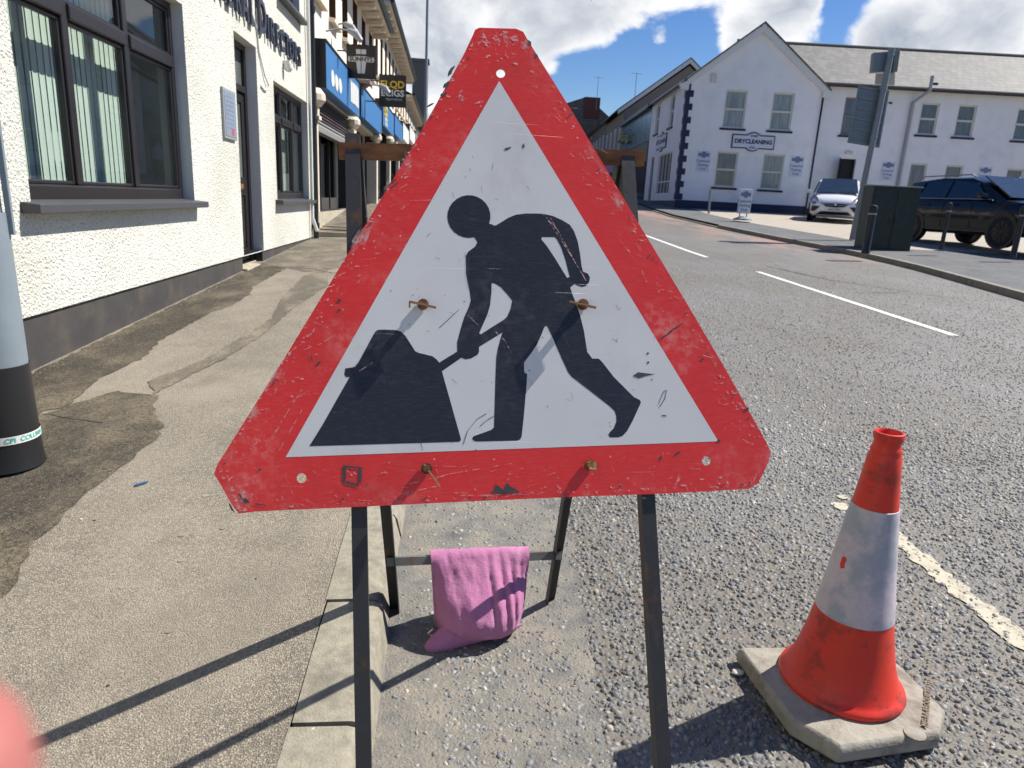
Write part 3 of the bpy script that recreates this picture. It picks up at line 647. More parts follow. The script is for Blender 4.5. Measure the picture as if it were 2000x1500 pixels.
# ------------------------------------------------------------------ left: white roughcast building (local x = up the street, y = into the building)
ROOM = 'dim_interior'
def room_box(mb, x0, x1, z0, z1, d0, d1, m=0):
    mb.face([(x0, d1, z0), (x1, d1, z0), (x1, d1, z1), (x0, d1, z1)], m); mb.face([(x0, d0, z0), (x0, d1, z0), (x0, d1, z1), (x0, d0, z1)], m)
    mb.face([(x1, d0, z0), (x1, d1, z0), (x1, d1, z1), (x1, d0, z1)], m); mb.face([(x0, d0, z0), (x1, d0, z0), (x1, d1, z0), (x0, d1, z0)], m); mb.face([(x0, d0, z1), (x1, d0, z1), (x1, d1, z1), (x0, d1, z1)], m)
WX = -2.45
def white_building():
    T = thing('white_building', (WX, 0, 0), R_(90), 'white roughcast building with dark window frames and black painted plinth on the left', 'building')
    OP = [(4.42, 7.12, 1.155, 2.86), (8.66, 9.58, .36, 2.98), (10.42, 12.74, 1.155, 2.73), (10.9, 12.3, 3.9, 5.3), (5.0, 7.0, 3.9, 5.3), (.2, 2.8, 1.155, 2.86)]
    E1 = 13.0
    mb = MB(); ops = OP
    mb.wall(-4, E1, .5, 6.2, [o if o[2] > .5 else (o[0], o[1], .5, o[3]) for o in ops], .13, 0, 1)
    mb.face([(E1, 0, .0), (E1, 8, 0), (E1, 8, 6.2), (E1, 0, 6.2)]); mb.face([(-4, 0, 0), (-4, 0, 6.2), (-4, 8, 6.2), (-4, 8, 0)])
    mb.face([(-4, 0, 6.2), (E1, 0, 6.2), (E1, 4, 8.6), (-4, 4, 8.6)]); mb.face([(-4, 8, 6.2), (-4, 4, 8.6), (E1, 4, 8.6), (E1, 8, 6.2)])
    # ragged lower lip of the roughcast over the plinth
    xs = frange(-4, 8.66, .04)+[9.58]+frange(9.6, E1, .04)
    for a, b in zip(xs, xs[1:]):
        if 8.6 < (a+b)/2 < 9.58: continue
        mb.face([(a, 0, .5), (a, .025, .488+random.uniform(-.006, .006)), (b, .025, .488+random.uniform(-.006, .006)), (b, 0, .5)])
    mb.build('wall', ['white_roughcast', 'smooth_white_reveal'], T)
    p = MB(); p.wall(-4, E1, -.3, .5, [(8.66, 9.58, -.31, .51)], .2, 0, 1, y=.02); p.build('plinth', ['plinth_paint', 'bollard_black'], T)
    f = MB(); f.tube([(-4, -.08, 6.2), (E1, -.08, 6.2)], .06, 8); f.build('gutter', 'gutter_black', T)
    def win(x0, x1, z0, z1, muls, tr, blinds, nb=0):
        y0 = .10; fr = MB(); w = .065
        fr.box(x0, x0+w, y0, y0+.08, z0, z1); fr.box(x1-w, x1, y0, y0+.08, z0, z1)
        fr.box(x0+w, x1-w, y0-.012, y0+.08, z0, z0+.10); fr.box(x0+w, x1-w, y0, y0+.08, z1-w, z1)
        cells = []; bx = [x0+w]+[v for mm in muls for v in (mm-.042, mm+.042)]+[x1-w]
        for mm in muls: fr.box(mm-.042, mm+.042, y0-.006, y0+.08, z0+.10, z1-w)
        for i in range(0, len(bx), 2):
            fr.box(bx[i], bx[i+1], y0-.022, y0+.07, tr-.05, tr+.05)
            cells += [(bx[i], bx[i+1], z0+.10, tr-.05), (bx[i], bx[i+1], tr+.05, z1-w)]
        F = fr.build('window', 'dark_brown_upvc', T, bevel=.012, seg=2)
        for (a, b, c, d) in cells:
            sf = MB(); s_ = .028
            sf.box(a+.001, a+s_, y0+.012, y0+.05, c+.001, d-.001); sf.box(b-s_, b-.001, y0+.012, y0+.05, c+.001, d-.001); sf.box(a+s_, b-s_, y0+.012, y0+.05, c+.001, c+s_); sf.box(a+s_, b-s_, y0+.012, y0+.05, d-s_, d-.001)
            sf.build('sash', 'dark_brown_upvc', F, bevel=.008)
            g = MB(); g.face([(a+.01, y0+.03, c+.01), (b-.01, y0+.03, c+.01), (b-.01, y0+.03, d-.01), (a+.01, y0+.03, d-.01)]); g.build('pane', 'clear_pane', F)
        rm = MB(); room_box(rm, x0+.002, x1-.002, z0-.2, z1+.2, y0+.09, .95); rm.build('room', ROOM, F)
        if blinds:
            a, b = blinds; n = nb; proto = None
            for i in range(n):
                x = a+(b-a)*(i+.5)/n
                if proto is None:
                    s_ = MB(); ang = R_(3); hw = (b-a)/n*.47
                    pts = [(-hw, .0), (-hw*.3, .006), (hw*.3, .006), (hw, 0)]
                    for (u0, v0), (u1, v1) in zip(pts, pts[1:]):
                        rot = lambda u, v: (u*math.cos(ang)-v*math.sin(ang), u*math.sin(ang)+v*math.cos(ang))
                        q0, q1 = rot(u0, v0), rot(u1, v1)
                        s_.face([(q0[0], q0[1], 0), (q1[0], q1[1], 0), (q1[0], q1[1], z1-z0-.2), (q0[0], q0[1], z1-z0-.2)])
                    o = proto = s_.build('blind_slat', 'blind_fabric', F, smooth=60)
                else: o = copy_part(proto, F)
                o.location = (x, y0+.25, z0+.12); o.rotation_euler = (0, 0, random.uniform(-.06, .06))
        sl = MB(); d = .11
        sl.prism([(x0-.11, -d, z0-.062), (x0-.11, -d, z0-.008), (x0-.11, .13, z0+.012), (x0-.11, .13, z0-.062)], (x1-x0+.17, 0, 0)); sl.build('sill', 'slate_grey_sill', T, bevel=.005)
        return F
    win(4.42, 7.12, 1.155, 2.86, [5.22, 6.13], 2.36, (4.5, 6.72), 27)
    win(10.42, 12.74, 1.155, 2.73, [11.2, 11.98], 2.28, (11.3, 12.7), 14)
    win(10.9, 12.3, 3.9, 5.3, [11.6], 4.8, None); win(5.0, 7.0, 3.9, 5.3, [6.0], 4.8, None); win(.2, 2.8, 1.155, 2.86, [1.5], 2.36, (.3, 2.7), 22)
    # door
    y0 = .13; d = MB(); d.box(8.662, 8.73, y0, y0+.09, .37, 2.978); d.box(9.51, 9.578, y0, y0+.09, .37, 2.978); d.box(8.73, 9.51, y0, y0+.09, 2.91, 2.978); d.box(8.73, 9.51, y0-.01, y0+.09, 2.42, 2.50)
    D = d.build('door_frame', 'dark_brown_upvc', T, bevel=.008)
    q = MB(); q.box(8.74, 8.86, y0+.02, y0+.07, .4, 2.41); q.box(9.38, 9.50, y0+.02, y0+.07, .4, 2.41); q.box(8.86, 9.38, y0+.02, y0+.07, .4, .55); q.box(8.86, 9.38, y0+.02, y0+.07, 1.20, 1.42); q.box(8.86, 9.38, y0+.02, y0+.07, 2.30, 2.41)
    q.box(8.86, 9.38, y0+.035, y0+.06, .55, 1.20); q.box(8.92, 9.08, y0+.022, y0+.05, .62, 1.13); q.box(9.16, 9.32, y0+.022, y0+.05, .62, 1.13)
    q.build('door', 'dark_brown_upvc', T, bevel=.006)
    g = MB(); g.box(8.86, 9.38, y0+.04, y0+.055, 1.42, 2.30); g.box(8.73, 9.51, y0+.04, y0+.055, 2.50, 2.91); g.build('pane', 'frosted_pane', D)
    l = MB(); l.box(9.0, 9.25, y0, y0+.02, 1.28, 1.34); l.build('letterbox', 'brass', D, bevel=.004)
    l = MB(); l.box(8.64, 9.6, -.04, .3, .2, .352); l.box(8.66, 9.58, y0-.03, y0+.05, .352, .375); l.build('threshold', 'flag_concrete', T, bevel=.006)
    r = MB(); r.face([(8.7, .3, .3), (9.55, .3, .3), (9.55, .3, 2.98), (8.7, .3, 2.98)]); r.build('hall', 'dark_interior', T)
    return T
white_building()
WB = R_(90)
# lettering on brackets
T = thing('letter_sign', (WX, 10, 3.3), WB, 'dark raised capital letters reading FUNERAL DIRECTORS above the door', 'sign')
x = -2.62
for word in ('FUNERAL', 'DIRECTORS'):
    for i, ch in enumerate(word):
        big = i == 0; sz = .56 if big else .40; w = (.34 if big else .255) if ch != 'I' else .13
        mb = MB(); text_mb(mb, ch, sz, fmat(x+w/2, .0+(.05 if big else 0), -.035), ext=.018, sx=.92, off=.006); 
        mb.box(x+w/2-.012, x+w/2+.012, -.02, .0, -.06, -.04)
        mb.build('letter', 'letter_navy', T); x += w+.032
    x += .14
T = thing('wall_notice', (WX, 8.3, 2.06), WB, 'blue grey framed notice panel on the white wall left of the door', 'notice')
mb = MB(); mb.box(-.22, .22, -.03, 0, -.26, .26); mb.build('board', 'grey_plastic', T, bevel=.01)
mb = MB(); mb.box(-.19, .19, -.034, -.0305, -.23, .23); mb.build('sheet', 'notice_sheet', T)
mb = MB()
for i in range(8): mb.box(-.14, .10+.04*(i % 2), -.0355, -.0345, .17-.045*i, .185-.045*i)
mb.build('print', 'notice_ink', T); mb = MB(); mb.box(.02, .10, -.036, -.0345, -.21, -.15); mb.build('badge', 'red_panel', T)
T = thing('security_camera', (WX, 11.05, 3.05), WB, 'small white dome camera under the letters on the roughcast wall', 'camera')
mb = MB(); mb.lathe([(.0, -.11), (.03, -.105), (.055, -.08), (.06, -.05), (.06, 0), (0, 0)], 16, (0, -.07, 0)); mb.build('dome', 'white_plastic', T, smooth=40)
mb = MB(); mb.box(-.04, .04, -.1, 0, -.01, .04); mb.build('bracket', 'white_plastic', T, bevel=.006)
mb = MB(); mb.tube([(WX+.01, 9.45, 3.32), (WX+.012, 9.62, 3.2), (WX+.012, 9.68, 2.95), (WX+.02, 9.9, 2.70), (WX+.03, 10.02, 2.62), (WX+.025, 10.0, 2.55), (WX+.015, 9.86, 2.53), (WX+.01, 9.72, 2.56)], .011, 8)
tag(mb.build('hanging_cable', 'white_plastic', smooth=60), 'pale cable hanging in a loop beside the door head', 'cable')
T = thing('drainpipe', (WX+.07, 12.93, zr(13)), 0, 'black drainpipe between the white wall and the cream shops', 'pipe')
mb = MB(); mb.tube([(0, 0, 6.2-zr(13)), (0, 0, .02)], .045, 12); mb.build('pipe', 'gutter_black', T, smooth=40)
for z in (.25, 2.0, 3.75):
    mb = MB(); mb.lathe([(.046, -.05), (.062, -.05), (.062, .05), (.046, .05)], 12, (0, 0, z)); mb.box(-.06, .0, -.07, .07, z-.015, z+.015); mb.build('collar', 'gutter_black', T)
mb = MB(); mb.tube([(WX+.05, 12.72, 6), (WX+.05, 12.72, zr(13)+.4), (WX+.12, 12.75, zr(13)+.16)], .028, 8); tag(mb.build('waste_pipe', 'white_plastic', smooth=40), 'thin pale waste pipe on the white wall by the black drainpipe', 'pipe')

# ------------------------------------------------------------------ left: row of cream shops
SHX = WX-.02
def shop_front(T, x0, x1, z0, fz0, fz1, fmat_, shut, nm):
    """shop bay between pilasters: recessed glazing, stall riser, fascia, shutter"""
    f = MB(); f.box(x0-.05, x1+.02, -.26, -.02, fz0, fz1); F = f.build('fascia', fmat_, T, bevel=.01)
    e = MB(); e.box(x0-.06, x0-.051, -.27, -.02, fz0-.01, fz1+.02); e.box(x0-.05, x1+.02, -.28, -.02, fz1, fz1+.03); e.build('fascia_trim', 'fascia_black', F)
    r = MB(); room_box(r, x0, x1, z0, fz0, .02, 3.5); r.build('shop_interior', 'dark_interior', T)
    g = MB(); g.box(x0+.05, x1-.05, .30, .32, z0+.25, fz0); g.build('shop_window', 'dark_pane', T)
    w = MB(); w.box(x0, x1, .28, .36, z0, z0+.25); w.build('stall_riser', 'plinth_paint', T)
    n = max(2, int((x1-x0)/1.1))
    for i in range(n+1):
        c = x0+.04+(x1-x0-.08)*i/n; m_ = MB(); m_.box(c-.04, c+.04, .26, .34, z0, fz0); m_.build('mullion', 'cream_stone' if i in (0, n) else 'fascia_black', T)
    if shut:
        nn = 9
        for i in range(nn):
            za = fz0-.06-(i+1)*.058; s_ = MB(); s_.hexa([(x0, -.02, za), (x1, -.02, za), (x1, .1, za), (x0, .1, za), (x0, .01, za+.055), (x1, .01, za+.055), (x1, .1, za+.055), (x0, .1, za+.055)]); s_.build('shutter_slat', 'shutter_maroon' if i < 7 else 'shutter_grey', T)
        b = MB(); b.box(x0, x1, -.04, .12, fz0-.06-nn*.058-.11, fz0-.06-nn*.058-.005); b.build('shutter_bar', 'shutter_grey', T, bevel=.006)
    return F
def pilaster(T, x, z0, z1, w=.34):
    p = MB(); p.box(x-w/2, x+w/2, -.12, .2, z0, z1-.55); p.build('pilaster', 'cream_stone', T, bevel=.012)
    c = MB(); c.box(x-w/2-.05, x+w/2+.05, -.17, .2, z1-.55, z1-.48); c.box(x-w/2-.02, x+w/2+.02, -.14, .2, z1-.478, z1-.34); c.lathe([(.0, -.16), (.12, -.15), (.2, -.05), (.2, .05), (.12, .15), (0, .16)], 14, (x, -.06, z1-.18)); c.build('capital', 'cream_stone', T, bevel=.01)
def upper_floor(T, x0, x1, z0, z1, n, ww, sill_z, head_z, wallm, depth=.28):
    ops = []; st = (x1-x0)/n
    for i in range(n):
        c = x0+st*(i+.5); ops.append((c-ww/2, c+ww/2, sill_z, head_z))
    mb = MB(); mb.wall(x0, x1, z0, z1, ops, depth, 0, 1); mb.build('upper_wall', [wallm, 'brown_window_frame'], T)
    for (a, b, c, d) in ops:
        w = MB(); w.box(a, a+.07, depth-.06, depth+.02, c, d); w.box(b-.07, b, depth-.06, depth+.02, c, d); w.box(a+.07, b-.07, depth-.06, depth+.02, c, c+.07); w.box(a+.07, b-.07, depth-.06, depth+.02, d-.07, d); w.box(a+.07, b-.07, depth-.05, depth+.02, (c+d)/2-.03, (c+d)/2+.03)
        W = w.build('window', 'brown_window_frame', T); g = MB(); g.box(a+.05, b-.05, depth, depth+.015, c+.05, d-.05); g.build('pane', 'shade_pane', W)
        s_ = MB(); s_.prism([(a-.06, -.12, c-.10), (a-.06, -.12, c-.03), (a-.06, .1, c), (a-.06, .1, c-.10)], (b-a+.12, 0, 0)); s_.build('sill', 'cream_stone', W, bevel=.006)
def eaves(T, x0, x1, z, out=.5, rise=2.4):
    e = MB(); e.prism([(x0, -out, z), (x0, -out, z+.10), (x0, .1, z+.10), (x0, .1, z-.05), (x0, -.05, z-.05)], (x1-x0, 0, 0)); e.build('soffit', 'cream_stone', T)
    k = 0
    for x in frange(x0+.3, x1-.3, .9):
        c = MB(); c.box(x-.06, x+.06, -out+.06, -.0, z-.16, z-.052); c.build('corbel', 'cream_stone', T)
    g = MB(); g.tube([(x0, -out-.05, z+.12), (x1, -out-.05, z+.12)], .075, 8); g.build('gutter', 'gutter_black', T)
    r = MB(); r.face([(x0, -out, z+.13), (x1, -out, z+.13), (x1, 4, z+rise), (x0, 4, z+rise)]); r.face([(x0, 8, z), (x0, 4, z+rise), (x1, 4, z+rise), (x1, 8, z)]); r.build('roof', 'slate_roof', T)
    s_ = MB(); s_.face([(x0, .0, z), (x0, 8, z), (x0, 4, z+rise-.05)]); s_.face([(x1, .0, z), (x1, 8, z), (x1, 4, z+rise-.05)]); s_.build('gable', 'cream_render', T)
def shop_row():
    T = thing('cream_shop_building', (SHX, 13.06, 0), WB, 'cream shop building with tall brown windows and a blue fascia beside the white building', 'shop building')
    z0 = .92
    b = MB(); b.box(0, 10.4, .4, 8, 0, 3.0); b.face([(0, 0, 3.85), (0, 8, 3.85), (0, 8, 6), (0, 0, 6)]); b.face([(10.4, 0, 3), (10.4, 0, 6), (10.4, 8, 6), (10.4, 8, 3)]); b.box(0, 10.4, -.01, .4, 3.04, 3.84); b.build('wall', 'cream_render', T)
    st_ = MB(); st_.box(0, 10.4, -.03, .40, 0, z0-.002); st_.build('step', 'flag_concrete', T)
    F = shop_front(T, .18, 4.7, z0, 3.05, 3.8, 'fascia_blue', True, 'a')
    t = MB()
    for c in (.85, 1.30, 1.75): t.prism([(c+.19*math.cos(k*.7)*random.uniform(.8, 1.1), -.262, 3.30+.15*math.sin(k*.7)*random.uniform(.8, 1.1)) for k in range(9)], (0, -.008, 0))
    for k in range(5): c = 3.2+.27*k; t.prism([(c, -.262, 3.22+random.uniform(-.03, .03)), (c+.24, -.262, 3.22), (c+.24, -.262, 3.64+random.uniform(-.06, .05)), (c, -.262, 3.66)], (0, -.008, 0))
    t.build('lettering', 'white_plastic', F)
    F = shop_front(T, 5.1, 10.2, z0+.08, 3.12, 3.82, 'fascia_blue', False, 'b')
    pilaster(T, 4.9, z0, 3.12); pilaster(T, .06, z0, 3.05, .12); pilaster(T, 10.32, z0, 3.2)
    upper_floor(T, 0, 10.4, 3.84, 6.0, 6, .85, 4.62, 5.85, 'cream_render')
    eaves(T, -.0, 10.4, 6.0, .5, 2.6)
    T2 = thing('tall_cream_shop_building', (SHX, 23.5, 0), WB, 'taller cream shop building with long dark gutter farther up the left side', 'shop building')
    b = MB(); b.box(0, 14.6, .4, 8, 0, 3.4); b.face([(0, 0, 4.2), (0, 8, 4.2), (0, 8, 7), (0, 0, 7)]); b.box(0, 14.6, -.01, .4, 3.45, 4.25); b.face([(14.6, 0, 3), (14.6, 0, 7), (14.6, 8, 7), (14.6, 8, 3)]); b.build('wall', 'cream_render', T2)
    F = shop_front(T2, .2, 4.6, 1.2, 3.45, 4.2, 'fascia_blue', False, 'c')
    t = MB(); text_mb(t, 'ELQD', .42, fmat(1.2, 3.95, -.268), ext=.006, off=.012); t.build('lettering', 'yellow_ink', F); t = MB(); text_mb(t, 'ECIGS', .34, fmat(1.3, 3.62, -.268), ext=.006, off=.012); t.build('lettering', 'white_plastic', F)
    shop_front(T2, 5.0, 9.4, 1.3, 3.6, 4.3, 'fascia_blue', False, 'd'); shop_front(T2, 9.8, 14.4, 1.4, 3.8, 4.5, 'white_trim', False, 'e')
    for x in (4.8, 9.6): pilaster(T2, x, 1.2, 3.5)
    upper_floor(T2, 0, 14.6, 4.25, 6.9, 9, .8, 4.95, 6.6, 'cream_render'); eaves(T2, 0, 14.6, 6.9, .5, 2.6)
    T3 = thing('pale_low_shop_building', (SHX, 38.2, 0), WB, 'low pale shop building with curved white front far up the left side', 'shop building')
    b = MB(); b.box(0, 14, 0.02, 8, 0, 6.2); b.build('wall', 'grey_brown_render', T3)
    F = shop_front(T3, .3, 6, 1.7, 4.2, 4.9, 'white_trim', False, 'f'); shop_front(T3, 6.4, 13, 1.8, 4.4, 5.1, 'shutter_grey', False, 'g')
    upper_floor(T3, 0, 14, 4.9, 6.2, 6, .9, 5.2, 6.0, 'cream_stone'); eaves(T3, 0, 14, 6.2, .4, 2.0)
    T4 = thing('chimney_house', (SHX, 53, 0), WB, 'grey house with a square dark chimney at the far left end of the street', 'house')
    b = MB(); b.box(0, 10, 0, 8, 0, 6.4); b.build('wall', 'grey_render', T4)
    r = MB(); r.prism([(-.2, -.3, 6.3), (-.2, 4, 9), (-.2, 8.3, 6.3)], (10.4, 0, 0)); R = r.build('roof', 'brown_slate_roof', T4)
    c = MB(); c.box(1, 2.2, -.6, .5, 6, 10.6); c.box(.9, 2.3, -.7, .6, 10.6, 10.8); c.build('chimney', 'grey_render', R)
shop_row()
# raised forecourt and ramp in front of the shops
m = MB()
for i, (a, b, za, zb) in enumerate(((13.3, 13.6, .56, .60), (13.6, 17, .62, .92), (17, 23, .92, 1.0), (23, 38, 1.0, 1.7))):
    m.hexa([(-2.6, a, za-.5), (-1.15, a, za-.5), (-1.15, b, zb-.5), (-2.6, b, zb-.5), (-2.6, a, za), (-1.15, a, za), (-1.15, b, zb), (-2.6, b, zb)], 0)
tag(m.build('forecourt_ramp', 'dull_footway_tarmac'), kind='structure')
m = MB(); m.box(-2.6, -1.1, 13.24, 13.31, .4, .585); m.box(-2.6, -1.1, 13.9, 13.98, .5, .67); tag(m.build('ramp_edging', 'flag_concrete', bevel=.005), kind='structure')

def proj_sign(name, y, x0, x1, z0, z1, label, draw):
    T = thing(name, ((x0+x1)/2, y, z0), R_(-6), label, 'sign')
    w, h = x1-x0, z1-z0; b = MB()
    n = 16; top = [(-w/2+w*i/n, -.0, h+.012*math.sin(i*math.pi/1.6)) for i in range(n+1)]
    b.prism([(-w/2, -.03, 0), (w/2, -.03, 0)]+[(x, -.03, z) for x, y_, z in top[::-1]], (0, .06, 0)); b.build('board', 'fascia_black', T, bevel=.004)
    draw(T, w, h)
    k = MB(); k.tube([(-w/2-.02, 0, h*.8), (-(x0-WX)-w/2, 0, h*.8)], .015, 6); k.tube([(-w/2-.02, 0, h*.15), (-(x0-WX)-w/2, 0, h*.15)], .015, 6); k.build('bracket', 'fascia_black', T)
    return T
def d_sun(T, w, h):
    t = MB()
    for s_ in (-1, 1):
        t.prism([(s_*w*.012, -.034, h*.86), (s_*w*.17, -.034, h*.86), (s_*w*.17, -.034, h*.72), (s_*w*.012, -.034, h*.72)], (0, .003, 0))
        t.prism([(s_*w*.012, -.034, h*.66), (s_*w*.19, -.034, h*.66), (s_*w*.12, -.034, h*.15), (s_*w*.012, -.034, h*.15)], (0, .003, 0))
    t.prism([(-w*.42, -.036, h*.49), (w*.42, -.036, h*.49), (w*.45, -.036, h*.56), (w*.42, -.036, h*.64), (-w*.42, -.036, h*.64), (-w*.45, -.036, h*.56)], (0, .0015, 0))
    t.build('emblem', 'white_plastic', T)
    t = MB(); text_mb(t, 'SUNNYS', h*.17, fmat(0, h*.565, -.0385), ext=.001, sx=1.15, off=.004); t.build('lettering', 'fascia_black', T)
def d_elq(T, w, h):
    t = MB(); text_mb(t, 'ELQD', h*.30, fmat(0, h*.69, -.034), ext=.002, sx=1.05, off=.006); t.build('lettering', 'yellow_ink', T)
    t = MB(); text_mb(t, 'ECIGS', h*.28, fmat(0, h*.42, -.034), ext=.002, sx=1.05, off=.006); text_mb(t, 'TREATMENTS', h*.09, fmat(w*.05, h*.23, -.034), ext=.001); t.build('lettering', 'white_plastic', T)
proj_sign('hanging_sign', 16, -2.25, -1.63, 3.64, 4.30, 'black hanging sign reading SUNNYS with two white cups', d_sun)
proj_sign('hanging_sign', 19, -1.87, -1.19, 3.46, 4.22, 'black hanging sign with yellow ELQD over white ECIGS', d_elq)
def swan(y, z, lab, L):
    T = thing('fascia_lamp', (WX, y, z), 0, lab, 'lamp'); m = MB(); m.tube([(0, 0, 0), (.25, 0, .06), (L, 0, .02)], .018, 8); m.build('arm', 'grey_plastic', T, smooth=60)
    m = MB(); m.tube([(L-.12, 0, .04), (L+.02, -.02, -.02), (L+.12, -.05, -.14)], [.05, .075, .05], 10); m.build('lamp_head', 'grey_plastic', T, smooth=60)
swan(14.7, 4.25, 'grey swan neck lamp above the first blue fascia', .55); swan(15.6, 4.55, 'grey swan neck lamp just above the hanging SUNNYS sign', .35)
swan(18.6, 3.86, 'grey swan neck lamp in front of the ELQD sign', .75)
T = thing('wall_ornament', (WX, 18.4, 3.86), WB, 'carved stone bracket below the hanging SUNNYS sign', 'ornament')
m = MB(); m.box(-.25, .25, -.45, -.02, 0, .09); m.build('cap', 'grey_brown_render', T, bevel=.01); m = MB(); m.prism([(-.15, -.40, 0), (-.15, -.02, 0), (-.15, -.02, -.3)], (.3, 0, 0)); m.build('bracket', 'grey_brown_render', T, bevel=.01)
# far street lamp
P = PY(831, 221, 40); T = thing('street_lamp', (P.x, 40, zr(40)+.1), 0, 'tall thin grey street lamp rising beyond the cream shops', 'street lamp')
m = MB(); m.tube([(0, 0, 0), (0, 0, 1.3)], .11, 10); m.build('base', 'galvanised_steel', T, smooth=40); m = MB(); m.tube([(0, 0, 1.3), (0, 0, 12)], [.085, .065], 10); m.build('shaft', 'galvanised_steel', T, smooth=40)
m = MB(); m.tube([(0, 0, 12), (.5, 0, 12.4), (1.3, 0, 12.5)], .05, 8); m.box(1.2, 1.9, -.15, .15, 12.42, 12.58); m.build('lamp_head', 'galvanised_steel', T)

# near lamp column at the left edge
P = PG(88, 890, .07); dv = Vector((P.x, P.y)).normalized(); C0 = Vector((P.x, P.y))+Vector((-dv.y, dv.x))*.128
T = thing('lamp_column', (C0.x, C0.y, P.z-.01), 0, 'pale grey lamp column with black base sleeve at the left edge', 'lamp column')
m = MB(); m.lathe([(.0, .0), (.134, 0), (.130, .02), (.124, .10), (.118, .42)], 40); m.build('base_sleeve', 'black_plastic', T, smooth=40)
m = MB(); m.lathe([(.1145, .415), (.110, 1.0), (.094, 1.001), (.08, 9)], 40); m.build('shaft', 'galvanised_steel', T, smooth=40)
m = MB(); m.lathe([(.1265, .115), (.1262, .147)], 40); B = m.build('label_band', 'white_plastic', T, smooth=40)
a0 = math.atan2(-C0.y, -C0.x)
m = MB(); text_mb(m, 'UPLINE  CPI  COLUMN', .027, I4, align='CENTER', off=.0008, bend=lambda p: Vector((.1272*math.cos(a0+.25+p.x/.1272), .1272*math.sin(a0+.25+p.x/.1272), .131+p.y))); m.build('lettering', 'teal_ink', B)
m = MB(); a1 = a0+1.35; 
for z0, z1 in ((.92, 2.6),): m.hexa([(r*math.cos(a1+d), r*math.sin(a1+d), z0) for r, d in ((.108, -.12), (.128, -.12), (.128, .12), (.108, .12))]+[(r*math.cos(a1+d), r*math.sin(a1+d), z1) for r, d in ((.085, -.12), (.118, -.12), (.118, .12), (.085, .12))])
m.build('cover_strip', 'galvanised_steel', T, bevel=.003)

# ------------------------------------------------------------------ right: white L-shaped dry cleaner's (local x along the front, y into the building)
DO = Vector((10.25, 32, 1.48)); DA = R_(-5)
def far_window(T, Mx, x0, x1, z0, z1, panem, framem='cream_sash', inset=.10, sash=True, sillm='navy_paint', sill=True, top_only=False):
    f = MB(Mx); w = .075
    f.box(x0, x0+w, inset-.05, inset+.04, z0, z1); f.box(x1-w, x1, inset-.05, inset+.04, z0, z1); f.box(x0+w, x1-w, inset-.05, inset+.04, z0, z0+w); f.box(x0+w, x1-w, inset-.05, inset+.04, z1-w, z1)
    if sash: zc = (z0+z1)/2; f.box(x0+w, x1-w, inset-.065, inset+.04, zc-.045, zc+.045)
    F = f.build('window', framem, T, bevel=.008)
    for (a, b) in (((z0+w, (z0+z1)/2-.045), ((z0+z1)/2+.045, z1-w)) if sash else ((z0+w, z1-w),)):
        g = MB(Mx); g.face([(x0+w, inset, a), (x1-w, inset, a), (x1-w, inset, b), (x0+w, inset, b)]); g.build('pane', panem, F)
    if sill: s_ = MB(Mx); s_.prism([(x0-.1, -.07, z0-.10), (x0-.1, -.07, z0-.02), (x0-.1, .06, z0), (x0-.1, .06, z0-.10)], (x1-x0+.2, 0, 0)); s_.build('sill', sillm, F)
    return F
def notice(T, x, z0, z1, w=.6, y=-.006, Mx=None):
    p = MB(Mx); p.box(x-w/2, x+w/2, y-.012, y, z0, z1); P = p.build('notice', 'notice_paper', T)
    h = z1-z0; t = MB(Mx); yy = y-.0135
    t.prism([(x-w*.42, yy, z1-h*.10), (x-w*.42, yy, z1-h*.26), (x+w*.42, yy, z1-h*.26), (x+w*.42, yy, z1-h*.10)], (0, .001, 0))
    t.prism([(x-w*.2, yy, z1-h*.1), (x+w*.2, yy, z1-h*.1), (x+w*.1, yy, z1-h*.03), (x-w*.1, yy, z1-h*.03)], (0, .001, 0)); t.prism([(x-w*.2, yy, z1-h*.26), (x+w*.2, yy, z1-h*.26), (x+w*.1, yy, z1-h*.33), (x-w*.1, yy, z1-h*.33)], (0, .001, 0))
    mm = (Mx or I4)
    for i, s_ in enumerate(('Customer', 'Parking', 'Only')): text_mb(t, s_, h*.17, fmat(x, z1-h*(.48+.19*i), yy), ext=.0005, off=.004)
    t.build('print', 'notice_ink', P)
    return P
def shop_sign(T, cx, cz, w, h, Mx=None):
    def outl(k, y):
        a, b, r = w/2-k, .235*h/.64-k, .33*h/.64-k; P = [(-a, -b), (-a*.0-math.sqrt(max(r*r-b*b, 0)), -b)]
        t0 = math.atan2(-b, -math.sqrt(max(r*r-b*b, 0))); t1 = math.atan2(-b, math.sqrt(max(r*r-b*b, 0)))
        P = [(-a, -b)]+[(r*math.cos(t0+(t1-t0)*i/10), r*math.sin(t0+(t1-t0)*i/10)) for i in range(11)]+[(a, -b), (a, b)]
        P += [(r*math.cos(-t1+(-t0+t1)*i/10), r*math.sin(-t1+(-t0+t1)*i/10)) for i in range(11)]+[(-a, b)]
        return [(cx+p, y, cz+q) for p, q in P]
    b = MB(Mx); b.prism(outl(0, -.05), (0, .05, 0)); S = b.build('name_board', 'navy_paint', T)
    f = MB(Mx); f.prism(outl(.045, -.054), (0, .003, 0)); f.build('board_face', 'notice_paper', S)
    t = MB(Mx); text_mb(t, 'DRYCLEANING', h*.30, fmat(cx, cz, -.057), ext=.001, sx=.93*w/1.95*1.12, off=.012); text_mb(t, 'THE', h*.15, fmat(cx, cz+h*.30, -.057), ext=.001, sx=1.5, off=.006); text_mb(t, 'CO.', h*.15, fmat(cx, cz-h*.31, -.057), ext=.001, sx=1.4, off=.006)
    t.build('lettering', 'navy_paint', S)
